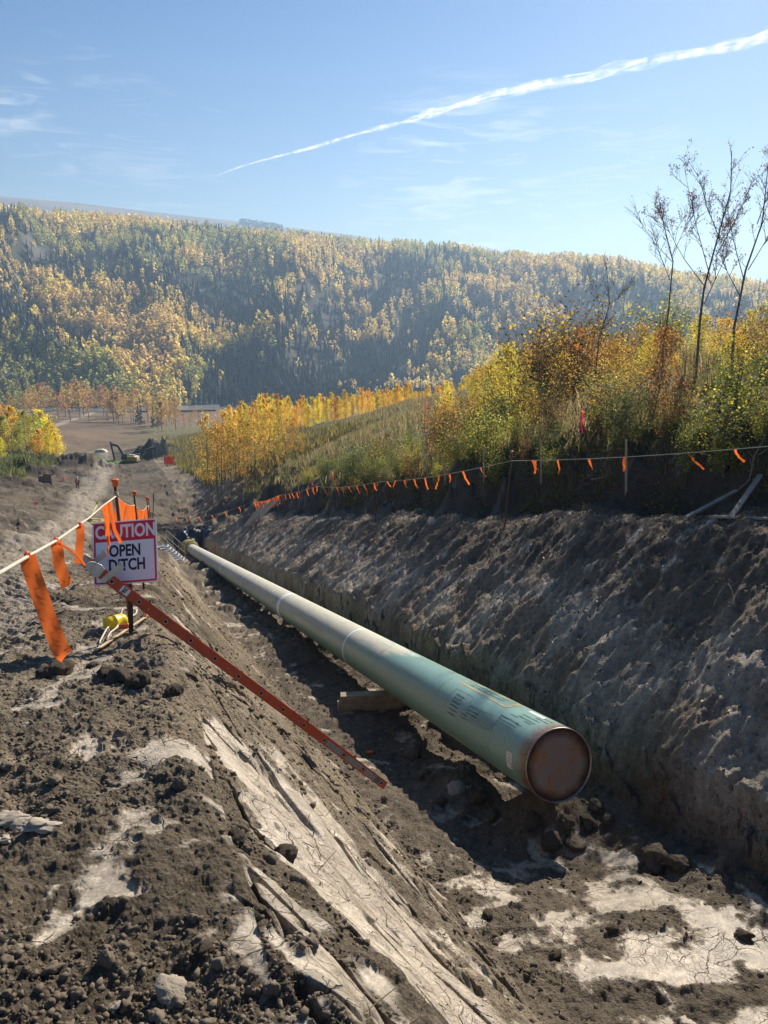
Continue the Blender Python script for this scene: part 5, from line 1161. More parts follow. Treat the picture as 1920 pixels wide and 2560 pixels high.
def build_ground_items():
    # yellow canister, glove, stakes and rope scraps at the foot of the sign
    yel = simple('yellow_plastic', (.85, .58, .02), .38, var=.2, scale=12); c0 = G(277, 1560); root = thing('yellow_canister', 'yellow plastic bottle lying at the foot of the sign', 'bottle', c0)
    a = G(266, 1578)-c0; b = a+Vector((.15, .17, 0)); b.z = Zs(b.x+c0.x, b.y+c0.y)-c0.z; a.z += .065; b.z += .07; d = (b-a)
    prof = [(0, .02), (.012, .045), (.04, .052), (.2, .056), (.36, .054), (.38, .058), (.44, .058), (.46, .054), (.75, .05), (.86, .047), (.97, .035), (1, .0)]
    mb = MB(); mb.tube([a+d*q for q, r in prof], [r*1.38+.0001 for q, r in prof], 20, True); mb.build('body', yel, root, True)
    mb = MB(); mb.tube([a+d*.40, a+d*.42], .083, 20); mb.build('band', MT['yrope'], root, True)
    gl = simple('grey_cloth', (.16, .155, .15), .9, var=.4, scale=18); g0 = G(245, 1596); n = 26; vs = []; fs = []
    for i in range(n):
        for j in range(n):
            x = (i/(n-1)-.5)*.26; y = (j/(n-1)-.5)*.2; e = max(0, 1-((x/.13)**2+(y/.1)**2)); vs.append((x+.02*math.sin(j*.9), y+.02*math.sin(i*.7), .005+.075*e**.6+.03*e*math.sin(i*.9+j*.5)+.02*e*math.cos(j*1.3)))
    for i in range(n-1):
        for j in range(n-1): fs.append((i*n+j, (i+1)*n+j, (i+1)*n+j+1, i*n+j+1))
    mb = MB(); mb.add(vs, fs); o = mb.build('crumpled_rag', gl, None, True, loc=g0); o.rotation_euler = (0, 0, .4); setp(o, 'crumpled dark grey rag on the ground left of the sign stake', 'rag')
    def lying(name, lb, cat, a, b, w, h, mat, lift=.02, group=None, capped=None):
        ga, gb = G(*a), G(*b); ga.z += lift; gb.z += lift; mb = MB(); r = thing(name, lb, cat, ga, group=group); mb.beam(Vector((0, 0, 0)), gb-ga, w, h); mb.build('shaft', mat, r)
        if capped: d_ = (gb-ga).normalized(); mb = MB(); e = gb-ga; mb.tube([e-d_*.05, e-d_*.01, e, e+d_*.012], [.014, .017, .023, .021], 12); mb.build('cap', MT['orange'], r, True)
        return r
    lying('metal_stake', 'flat steel stake with an orange cap lying on the ground right of the sign foot', 'stake', (238, 1636), (368, 1548), .03, .008, MT['lath'], .035, capped=True)
    lying('metal_stake', 'dark steel angle stake lying alongside the capped one', 'stake', (236, 1633), (330, 1574), .016, .016, MT['rust'], .02)
    for (a, b, lb) in (((244, 1628), (308, 1524), 'pale stiff rope piece lying behind the yellow bottle'), ((262, 1618), (344, 1526), 'longer pale rope piece fanning out toward the sign stake'), ((268, 1610), (318, 1545), 'short pale rope piece between the two others')):
        ga, gb = G(*a), G(*b); rr = random.Random(a[0]); mb = MB(); pts = [ga.lerp(gb, i/9)+Vector((rr.gauss(0, .008), 0, .03+.03*math.sin(i*.6))) for i in range(10)]
        mb.tube([p_-ga for p_ in pts], .009, 6)
        for i in range(60): q = rr.random(); p_ = ga.lerp(gb, q)-ga+Vector((0, 0, .035)); mb.tube([p_, p_+Vector((rr.gauss(0, .014), rr.gauss(0, .014), rr.uniform(-.01, .02)))], .0014, 3)
        o = mb.build('rope_piece', MT['rope'], None, True, loc=ga); setp(o, lb, 'rope', 'rope pieces at the sign foot')
    for px, py, lb in ((311, 1574, 'loose orange plastic cap lying beside the sign stake'), (925, 1885, 'small orange cap dropped on the shaded trench floor')):
        g = G(px, py); mb = MB(); k = 1.0 if px < 500 else 1.1; mb.tube([Vector((-.05*k, 0, .03)), Vector((.02*k, .01, .03)), Vector((.03*k, .012, .03)), Vector((.045*k, .015, .03))], [.021, .024, .032, .03], 14); o = mb.build('post_cap', MT['orange'], None, True, loc=g); setp(o, lb, 'cap')
    # boards and branches on the bench
    wd = simple('grey_board', (.36, .32, .26), .85, scale=8, var=.4)
    for a, b, w, lb in (((1714, 1301), (1842, 1234), .09, 'board lying diagonally up the bench toward the bank'), ((1827, 1300), (1901, 1196), .09, 'board propped steeply against the bank at the right edge'), ((1777, 1298), (1960, 1308), .09, 'board lying flat along the bench at the right edge')):
        ga, gb = G(*a), G(*b); ga.z += .05; gb.z += .06; mb = MB(); mb.beam(Vector((0, 0, 0)), gb-ga, w, .035); o = mb.build('wooden_board', wd, None, loc=ga, bevel=.003); setp(o, lb, 'board', 'loose boards on the bench')
    br = simple('dead_branch', (.26, .24, .21), .9, scale=20); 
    for pts, r, lb in (([(1476, 1203), (1500, 1200), (1520, 1190), (1525, 1170)], .022, 'dead forked root sticking out of the bank behind the rope'), ([(1497, 1222), (1510, 1205), (1530, 1185)], .02, 'short dead root below the forked one in the bank'), ([(1845, 1230), (1862, 1215), (1870, 1205), (1880, 1150), (1910, 1095)], .02, 'curved bare branch rising from the loose boards'), ([(1816, 1466), (1824, 1480), (1831, 1505), (1834, 1520)], .006, 'thin pale twig on the right trench face')):
        P_ = [G(*q) for q in pts]; rr = random.Random(int(pts[0][0])); t = proj(P_[0])[2]
        if len(pts) == 5:
            P_ = P_[:3]+[V3(P(*q, proj(P_[2])[2]-.4-.2*i)) for i, q in enumerate(pts[3:])]
        mb = MB(); L = [p_-P_[0]+Vector((0, -.05, .06)) for p_ in P_]; mb.tube(L, [r*(1-.7*i/(len(L)-1)) for i in range(len(L))], 6)
        for k in range(5 if r > .01 else 0):
            p_ = L[rr.randint(0, len(L)-2)].lerp(L[-1], rr.random()*.6); mb.tube([p_, p_+Vector((rr.gauss(0, .2), -.05, rr.uniform(0, .22)))], [r*.5, .003], 4)
        o = mb.build('dead_branch', br, None, True, loc=P_[0]); setp(o, lb, 'branch')
    # broken clay slabs at the left edge
    cl = simple('dry_clay', (.43, .365, .275), .75, scale=10, var=.25)
    for k, (px, py, sx, sy, lb) in enumerate(((10, 2058, .10, .045, 'pale curled clay slab at the left frame edge'), (62, 2068, .055, .035, 'small pale clay slab leaning beside the left edge'), (105, 2068, .07, .035, 'flat broken clay slab right of the others by the left edge'), (16, 2104, .035, .02, 'rounded pale stone below the clay slabs'))):
        g = G(px, py); mb = MB(); rr = random.Random(k); n = 9; CV, CF = clod_mesh(60+k, 4, .8); o = link('clay_slab' if k < 3 else 'pale_stone', npmesh('clay_slab', CV*np.array([sx, sy*1.2, .017 if k < 3 else sy*.7]), CF, True), cl, None, (g.x, g.y, g.z+.012)); o.rotation_euler = (.3, .12*k-.1, .15*k); setp(o, lb, 'clay slab' if k < 3 else 'stone')
def clod_mesh(seed, sub=3, amp=.35, flat=.75):
    import bmesh
    bm = bmesh.new(); bmesh.ops.create_icosphere(bm, subdivisions=sub, radius=1); V = np.array([tuple(v.co) for v in bm.verts]); F = np.array([[v.index for v in f.verts] for f in bm.faces]); bm.free()
    s = seed*3.7; d = 1+amp*(fbm(V[:, 0]*1.3+s, V[:, 1]*1.3+V[:, 2]*1.1, seed, 3)+.5*fbm(V[:, 2]*2.3+s, V[:, 0]*2.3-V[:, 1]*1.7, seed+5, 3))+.16*fbm(V[:, 0]*6+V[:, 2]*4, V[:, 1]*6+s, seed+9, 2)*(sub > 1)
    V = V*d[:, None]*np.array([1, .8, flat]); return V, F
def build_clods():
    soil = simple('soil_clod', (.20, .16, .115), .95, scale=14, var=.5, bump=.8, bd=.03, spec=.1, coord='Generated'); soild = simple('damp_clod', (.145, .115, .083), .92, scale=14, var=.5, bump=.8, bd=.03, spec=.15, coord='Generated'); stone = simple('grey_stone', (.24, .22, .19), .8, scale=5, var=.35, bump=.3, bd=.01, spec=.25, coord='Generated')
    spec = [(150, 1680, .10, 'd', 'large dark soil clod at the tip of the longest orange ribbon'), (115, 1690, .085, 'd', 'dark soil clod just left of the biggest one under the ribbon'), (232, 1668, .05, 'd', 'small round clod below the steel stakes'), (300, 1700, .10, 'd', 'dark clod heap centre below the sign foot'), (265, 1690, .07, 'd', 'dark clod left of the heap below the sign foot'), (345, 1712, .085, 'd', 'dark clod right of the heap below the sign foot'), (436, 1732, .065, 'd', 'lone dark clod on the crest between the sign and the ladder'), (480, 1700, .05, 's', 'rough clod standing on the crest left of the ladder'),
            (590, 2100, .05, 'd', 'dark clod at the broken edge of the clay smear'), (715, 2140, .055, 'd', 'clod breaking off the crest edge beside the clay smear'), (335, 2320, .04, 'd', 'black clod on the trodden ground at lower left'), (510, 2380, .035, 'd', 'upright dark clod low on the trodden ground'), (430, 2485, .06, 't', 'pale flat stone near the bottom edge at left'), (285, 2520, .022, 't', 'small pale stone near the bottom edge'),
            (1140, 1978, .15, 't', 'brown boulder on the heap left of the rusty pipe end'), (1195, 2000, .13, 'd', 'dark boulder between the brown one and the pipe end'), (1380, 2110, .15, 'd', 'big dark clod in the shadow under the pipe end'), (1440, 2120, .12, 's', 'soil lump right under the rusty pipe end'), (1490, 2020, .12, 's', 'soil lump just right of the rusty pipe end'), (1470, 2060, .12, 's', 'soil lump below the right side of the pipe end'), (1520, 2050, .09, 's', 'smaller soil lump right of the pipe end'), (1330, 2060, .12, 'd', 'dark clod directly below the rusty plate'), (1230, 2040, .1, 's', 'soil lump in front of the brown boulder'), (1645, 2155, .20, 'd', 'large dark clod on the trench floor at the foot of the right wall'), (1695, 2165, .12, 'd', 'smaller clod touching the large one at the right wall'),
            (1250, 1950, .1, 's', 'soil lump on the heap behind the brown boulder'), (1060, 1940, .13, 's', 'soil lump at the left end of the heap'), (1100, 2010, .1, 'd', 'dark lump low on the left of the heap'), (1030, 1890, .14, 's', 'crumbly lump beside the wet patch of the trench floor'), (1390, 2390, .06, 'd', 'black clod on the pale cracked clay, left of centre'), (1530, 2325, .06, 'd', 'black clod at the edge of the upper pale clay patch'), (1860, 2345, .08, 'd', 'clod on the pale clay near the right edge'), (1220, 2290, .06, 'd', 'upright dark clod at the foot of the left slope'), (1290, 2420, .07, 's', 'broken crumb of clay at the foot of the left slope'), (1420, 2060, .1, 's', 'lump squeezed out below the pipe end')]
    protos = []
    for k in range(4):
        V, F = clod_mesh(20+k, 4); protos.append(npmesh('clod', V, F, True))
    mats = {'d': soild, 's': soil, 't': stone}; tan = simple('tan_stone', (.36, .30, .22), .85, scale=4, var=.3, bump=.4, bd=.02, coord='Generated')
    for i, (px, py, r, m, lb) in enumerate(spec):
        me = protos[i % 4].copy(); o = link('soil_clod' if m != 't' else 'stone', me, mats[m]); g = G(px, py+r*10)
        g = G(px, py); o.location = (g.x, g.y, g.z+r*.25); o.scale = (r, r, r*(.5 if m == 't' else .8));
        if m == 't': o.data.materials[0] = tan
        o.rotation_euler = (random.uniform(-.3, .3), random.uniform(-.3, .3), random.uniform(0, 6)); setp(o, lb, 'stone' if m == 't' else 'clod')
    # crumbs: far too many to count
    def scatter(name, label, n, gen, smin_, smax_, mat, sub, pw=2.2):
        T = [clod_mesh(40+k, sub, .75) for k in range(5)]; x, y = gen(n); z = Z(x, y); u, v = uv(x, y); n = len(x)
        s = smin_*(smax_/smin_)**(rng.random(n)**pw); tk = rng.integers(0, 5, n); Vs = []; Fs = []; off = 0
        for k in range(5):
            ii = np.nonzero(tk == k)[0]; V, F = T[k]; m = len(ii); a = rng.uniform(0, 6.28, m); c, q = np.cos(a), np.sin(a); st = rng.uniform(.6, 1.3, (m, 3))*s[ii][:, None]
            X = V[None, :, 0]*st[:, :1]; Y = V[None, :, 1]*st[:, 1:2]; Zq = V[None, :, 2]*st[:, 2:3]
            W = np.stack([X*c[:, None]-Y*q[:, None]+x[ii][:, None], X*q[:, None]+Y*c[:, None]+y[ii][:, None], Zq+z[ii][:, None]+s[ii][:, None]*.2], -1).reshape(-1, 3)
            Vs.append(W); Fs.append((F[None]+np.arange(m)[:, None, None]*len(V)).reshape(-1, 3)+off); off += len(W)
        o = link(name, npmesh(name, np.concatenate(Vs), np.concatenate(Fs), False), mat); setp(o, label, 'soil', kind='stuff')
    def g1(n):
        r = .9*(16/.9)**rng.random(n*3); a = rng.uniform(-.56, .2, n*3); x, y = r*np.sin(a), r*np.cos(a); u, v = uv(x, y); w = vnoise(x*1.1, y*1.1, 500)
        zn = zones(x, y); k = (u < -3.9)&(w+.3*rng.random(n*3) > .42)&(zn[4] < .5+.6*rng.random(n*3)*0); return x[k][:n], y[k][:n]
    def g2(n):
        u = rng.uniform(-2.4, 1.4, n*3); v = -6.5+24*rng.random(n*3)**1.5; x, y = xy(u, v); w = vnoise(x*1.2, y*1.2, 501); zn = zones(x, y); k = (w+.3*rng.random(n*3) > .5)&(zn[4] < .35); return x[k][:n], y[k][:n]
    def g3(n):
        u = rng.uniform(-4.4, -1.8, n*3); v = -6+26*rng.random(n*3)**1.3; x, y = xy(u, v); w = vnoise(x*1.6, y*1.6, 502); zn = zones(x, y); k = (w+.2*rng.random(n*3) > .6)&(zn[4] < .3); return x[k][:n], y[k][:n]
    def g4(n):
        u = rng.uniform(1.2, 5.2, n*2); v = -5+34*rng.random(n*2)**1.4; x, y = xy(u, v); k = (u > 1+2.2*rng.random(n*2)); return x[k][:n], y[k][:n]
    scatter('crumbled_soil', 'crumbled dark soil strewn over the bank top', 17000, g1, .003, .017, soil, 1, 2.2)
    scatter('soil_lumps', 'fist-sized lumps of dug earth strewn along the bank top', 500, g1, .013, .034, soil, 3, 2.4)
    scatter('floor_rubble', 'loose earth and stones strewn over the trench floor', 6500, g2, .007, .034, soild, 1, 2.2)
    scatter('slope_crumbs', 'earth crumbs sliding down the left trench face', 5000, g3, .006, .04, soil, 1, 2.4)
    scatter('face_crumbs', 'small crumbs and pebbles on the right trench face', 9000, g4, .008, .04, soil, 1)
    # pale chips, fallen leaves on the right face
    n = 5200; u = 1.3+3.6*rng.random(n)**.8; v = -5+38*rng.random(n)**1.4; x, y = xy(u, v); k = vnoise(x*.8, y*.8, 503) > .35; x, y = x[k], y[k]; z = Z(x, y)
    V, F = leaf_quads(np.stack([x, y, z+.012], 1), rng.uniform(.012, .05, len(x))); me = cmesh('leaf_litter', V, F, pal(len(x), [(.40, .34, .26), (.32, .15, .06), (.50, .44, .36), (.20, .11, .06)], [.42, .2, .2, .18])); o = link('leaf_litter', me, LEAF); setp(o, 'fallen leaves and pale wood chips on the right trench face', 'litter', kind='stuff')
    def twigs(n, gen, name, lb):
        x, y = gen(n); z = Z(x, y); n = len(x); a = rng.uniform(0, 6.28, n); L = rng.uniform(.03, .16, n); w = .0022+.001*rng.random(n); d = np.stack([np.cos(a)*L, np.sin(a)*L, rng.uniform(-.2, .5, n)*L], 1); s = np.stack([-np.sin(a)*w, np.cos(a)*w, a*0], 1); c = np.stack([x, y, z+.01], 1); uz = np.array([0, 0, .003])
        V = np.stack([c-s, c+s, c+uz, c+d-s*.5, c+d+s*.5, c+d+uz], 1).reshape(-1, 3); k = np.arange(n)*6; F = np.concatenate([np.stack([k+i, k+(i+1) % 3, k+3+(i+1) % 3, k+3+i], 1) for i in range(3)])
        me = cmesh(name, V, F, pal(0, [(.4, .34, .24)])) if False else npmesh(name, V, F, False, {'tint': np.repeat(pal(n, [(.42, .36, .24), (.26, .2, .13), (.5, .44, .3)]), 6, 0)}); o = link(name, me, LEAF); setp(o, lb, 'litter', kind='stuff')
    twigs(1500, lambda n: (lambda q: q)(g_all(n)), 'straw_litter', 'bits of straw and twig scattered over the dug soil')
def g_all(n):
    u = rng.uniform(-7, 4.5, n); v = -6.4+26*rng.random(n)**1.6; return xy(u, v)
# ---------------------------------------------------------------- mid-distance things
def build_mid_things():
    alu = simple('grey_aluminium', (.46, .45, .43), .45, .6, var=.25, scale=6); tarp = simple('black_plastic', (.018, .018, .02), .28, var=.4, scale=6, bump=.6, bd=.05, spec=.6)
    # far ladders lying over the right crest
    for (a, b, lb) in (((690, 1252), (640, 1300), 'aluminium ladder lying over the crest where the ribbons crowd, upper right one'), ((668, 1256), (618, 1318), 'aluminium ladder lying down the crest, left and lower of the pair')):
        A_, B_ = V3(P(a[0], a[1], 50)), G(*b); B_.z += .1; d = (B_-A_); L = d.length; d.normalize(); s = d.cross(Vector((0, 0, 1))).normalized()*.22
        root = thing('aluminium_ladder', lb, 'ladder', A_, group='aluminium ladders on the far crest')
        for q in (-1, 1): mb = MB(); mb.beam(s*q, d*L+s*q, .04, .10); mb.build('side_rail', alu, root)
        for k in range(int(L/.3)): mb = MB(); p_ = d*(.15+k*.3); mb.tube([p_-s, p_+s], .02, 6); mb.build('rung', alu, root)
    # aluminium access stair with handrails, left of the pipe's far end
    A_ = V3(P(388, 1310, 52)); B_ = V3(P(436, 1345, 55)); A_.z = Zs(A_.x, A_.y)+.35; B_.z = Zs(B_.x, B_.y)+.1; root = thing('access_stair', 'grey aluminium ditch stair with handrails leading down behind the sign', 'stair', A_); d = B_-A_; up = Vector((0, 0, 1.0)); w = Vector((.55, .5, 0))
    for nm, o_ in (('near', 0), ('far', 1)):
        off = w*o_; mb = MB(); mb.beam(off, d+off, .05, .14); mb.build('stringer', alu, root); mb = MB()
        for h in (.5, 1.0): mb.tube([off+up*h, d+off+up*h], .028, 6)
        for k in range(4): p_ = d*(k/3)+off; mb.tube([p_, p_+up], .025, 6)
        mb.build('handrail', alu, root)
    for k in range(7): mb = MB(); mb.box(d*((k+.5)/7)+w*.5, (.75, .6, .04)); mb.build('tread', alu, root)
    # black plastic sheeting at the far trench end
    n = 30; vs = []; fs = []; c = V3(P(487, 1340, 74)); rr = random.Random(3)
    for i in range(n):
        for j in range(n):
            x = (i/(n-1)-.5)*3.4; y = (j/(n-1)-.5)*4.0; e = max(0, 1-(x/2.0)**4-(y/2.3)**4*.9); h = .45*e+.3*e*float(fbm(np.array([x*1.3]), np.array([y*1.3]), 600, 4)[0])*2; vs.append((x, y, h+.02))
    zz = Z(np.array([v[0] for v in vs])+c.x, np.array([v[1] for v in vs])+c.y); vs = [(a, b, h+float(q)-c.z) for (a, b, h), q in zip(vs, zz)]
    for i in range(n-1):
        for j in range(n-1): fs.append((i*n+j, (i+1)*n+j, (i+1)*n+j+1, i*n+j+1))
    mb = MB(); mb.add(vs, fs); o = mb.build('plastic_sheet', tarp, None, True, loc=c); setp(o, 'crumpled black plastic sheeting heaped at the far end of the pipe', 'sheeting')
    mb = MB(); rr = random.Random(9); base = V3(P(505, 1362, 66)); 
    for k in range(9):
        p_ = Vector((rr.uniform(-.9, .9), rr.uniform(-1, 1), 0)); mb.tube([p_+Vector((0, 0, .2)), p_+Vector((rr.uniform(-.3, .3), 0, .5)), p_+Vector((rr.uniform(-.6, .6), rr.uniform(-.4, .4), .15))], [.16, .22, .1], 7)
    base.z = Zs(base.x, base.y); o = mb.build('hose_bundle', tarp, None, True, loc=base); setp(o, 'dark jumble of hoses and bags beside the far pipe end', 'hoses')
    # excavators
    blk = simple('machine_dark', (.045, .045, .042), .5, var=.3, scale=3); ylw = simple('machine_yellow', (.48, .30, .06), .5, var=.25, scale=3); gl = simple('cab_glass', (.03, .04, .045), .1, spec=.7); wt = simple('machine_white', (.55, .54, .5), .5)
    def excavator(loc, rz, pose, label, boomcol):
        root = thing('excavator', label, 'excavator', loc, (0, 0, rz), 'excavators on the haul road'); root.scale = (.86, .86, .86)
        for y in (-1.2, 1.2):
            mb = MB(); mb.prism([(-2.2, .35), (-1.9, .05), (1.9, .05), (2.2, .35), (2.2, .6), (1.9, .9), (-1.9, .9), (-2.2, .6)], (1, 0, 0), (0, 0, 1), (0, y-.3, 0), (0, .6, 0)); mb.build('track', blk, root, bevel=.05)
        mb = MB(); mb.prism([(-2.6, 1.05), (1.4, 1.05), (1.4, 1.5), (.2, 2.3), (-2.2, 2.35), (-2.7, 1.9)], (1, 0, 0), (0, 0, 1), (0, -1.35, 0), (0, 2.7, 0)); mb.build('body', ylw, root, bevel=.06)
        mb = MB(); mb.prism([(-.1, 1.5), (1.55, 1.5), (1.6, 2.2), (1.2, 3.05), (-.1, 3.1)], (1, 0, 0), (0, 0, 1), (0, .35, 0), (0, 1.0, 0)); cb_ = mb.build('cab', blk, root, bevel=.04)
        mb = MB(); mb.box((.7, 1.358, 2.4), (1.1, .012, .9)); mb.build('window', gl, cb_)
        mb = MB(); mb.box((-2.55, 0, 1.75), (.7, 2.5, .9)); mb.build('counterweight', wt, root, bevel=.1)
        mb = MB(); mb.box((-1, -.3, 2.5), (1.6, 1.2, .3)); mb.build('engine_cover', wt, root, bevel=.05)
        b0, b1, b2, st, bk = [Vector((p_[0], 0, p_[1])) for p_ in pose]
        mb = MB()
        for a, b, w_, h_ in ((b0, b1, .5, .6), (b1, b2, .45, .55)): mb.beam(a, b, w_, h_)
        mb.build('boom', boomcol, root, bevel=.04); mb = MB(); mb.beam(b2+(b2-st).normalized()*.7, st, .36, .45); mb.build('stick', blk, root, bevel=.03)
        mb = MB(); mb.tube([b0.lerp(b1, .15)+Vector((.5, 0, -.2)), b1+Vector((.2, 0, -.3))], .11, 8); mb.tube([b1+Vector((0, 0, .3)), b2+(b2-st).normalized()*.7], .1, 8); mb.build('hydraulic_ram', wt, root, True)
        q = bk; mb = MB(); mb.prism([(0, .2), (.3, .1), (.45, -.5), (.1, -1.0), (-.55, -1.05), (-.75, -.6), (-.45, -.75), (-.05, -.55), (-.1, 0)], (1, 0, 0), (0, 0, 1), (st.x, -.55, st.z), (0, 1.1, 0)); mb.build('bucket', blk, root)
    def gz(px, py, t): p_ = V3(P(px, py, t)); p_.z = Zs(p_.x, p_.y); return p_
    g = gz(322, 1163, 190); excavator(g, math.pi, [(.8, 1.9), (2.6, 5.2), (4.6, 5.7), (3.9, 1.2), (3.9, 1.2)], 'yellow tracked excavator facing left with its boom raised and bent', blk)
    g = gz(338, 1160, 197); excavator(g, 0, [(.8, 1.9), (3.4, 4.3), (6.3, 4.9), (6.6, 1.0), (6.6, 1.0)], 'dark tracked excavator facing right toward the dirt pile', blk)
    # safety fence panels
    of = transl_mat('orange_mesh', (.85, .16, .06), .3); root = thing('safety_fence', 'orange plastic safety fence panels standing beside the dirt piles', 'fence', gz(425, 1180, 165)); 
    for k in (-1, 1): mb = MB(); mb.box((k*.55, 0, .9), (1.02, .03, 1.7)); mb.build('mesh_panel', of, root)
    for k in (-1.1, 0, 1.1): mb = MB(); mb.tube([(k, 0.03, -.1), (k, .03, 2.0)], .04, 6); mb.build('post', MT['rust'], root)
    # timber crate (trench box) at the left
    wd = simple('crate_timber', (.20, .15, .11), .85, scale=3, var=.4); g = gz(121, 1222, 105); root = thing('timber_crate', 'brown open timber box standing by the soil heap at left', 'crate', g); rr = random.Random(2)
    for (x, y, sx_, sy_) in ((0, -.7, 1.7, .06), (0, .7, 1.7, .06), (-.85, 0, .06, 1.46), (.85, 0, .06, 1.46)):
        mb = MB()
        for k in range(5): mb.box((x+rr.uniform(-.01, .01), y, .15+.28*k), (sx_, sy_, .26))
        mb.build('side_wall', wd, root)
    for x in (-.8, .8):
        for y in (-.76, .76): mb = MB(); mb.box((x, y, .8), (.1, .06, 1.75)); mb.build('corner_post', wd, root)
    # pale tarp on the road far away, white trailer in the trees
    g = gz(253, 1136, 250); mb = MB(); mb.prism([(-2, 0), (2, 0), (1.6, .7), (.5, 1.1), (-1.2, .9)], (1, 0, 0), (0, 0, 1), (0, -1, 0), (0, 2, 0)); o = mb.build('covered_stack', simple('pale_cover', (.6, .56, .42), .7), None, loc=g, bevel=.1); setp(o, 'small pale covered stack at the far end of the haul road', 'stack')
    g = gz(105, 1012, 560); g.z += 6; g = V3(P(105, 962, 600)); g.z = Zs(g.x, g.y); root = thing('white_trailer', 'tiny white trailer half hidden among the tan riverside trees', 'trailer', g); mb = MB(); mb.box((0, 0, 2), (6, 2.4, 2.4)); mb.build('box_body', wt, root, bevel=.2)
    for x in (-1.5, 1.5): mb = MB(); mb.tube([(x, -1.2, .5), (x, 1.2, .5)], .5, 12); mb.build('wheel', blk, root)
    # river reaches
    wm, nt, out = nmat('river_water'); t = NT(nt); p_ = t.n('BsdfPrincipled'); p_.inputs['Base Color'].default_value = (.16, .17, .18, 1); p_.inputs['Roughness'].default_value = .25; tc = t.n('TexCoord').outputs['Object']; t.l(t.bump(t.noise(tc, .5, 4), .25, .3), p_.inputs['Normal']); t.l(p_.outputs[0], out.inputs[0])
    vs = []; az = np.linspace(-.62, -.21, 60)
    for a in az:
        r0 = 612+22*math.sin(a*9+1); 
        for r in (r0, r0+26): vs.append((r*math.sin(a), r*math.cos(a), -64.2))
    mb = MB(); mb.add(vs, [(2*i, 2*i+1, 2*i+3, 2*i+2) for i in range(59)]); o = mb.build('river', wm, None); setp(o, kind='structure')
    # far windbreak on the skyline
    g = V3(P(650, 562, 2750)); n = 500; x = g.x+rng.uniform(-70, 80, n); y = g.y+rng.uniform(-20, 20, n); z = H(x, y); C = np.stack([x, y, z+rng.uniform(0, 17, n)], 1); V, F = leaf_quads(C, 9); o = link('windbreak', cmesh('windbreak', V, F, pal(n, [(.05, .06, .05)])), HLEAF); setp(o, 'small dark stand of trees on the far plateau skyline', 'forest', kind='stuff')
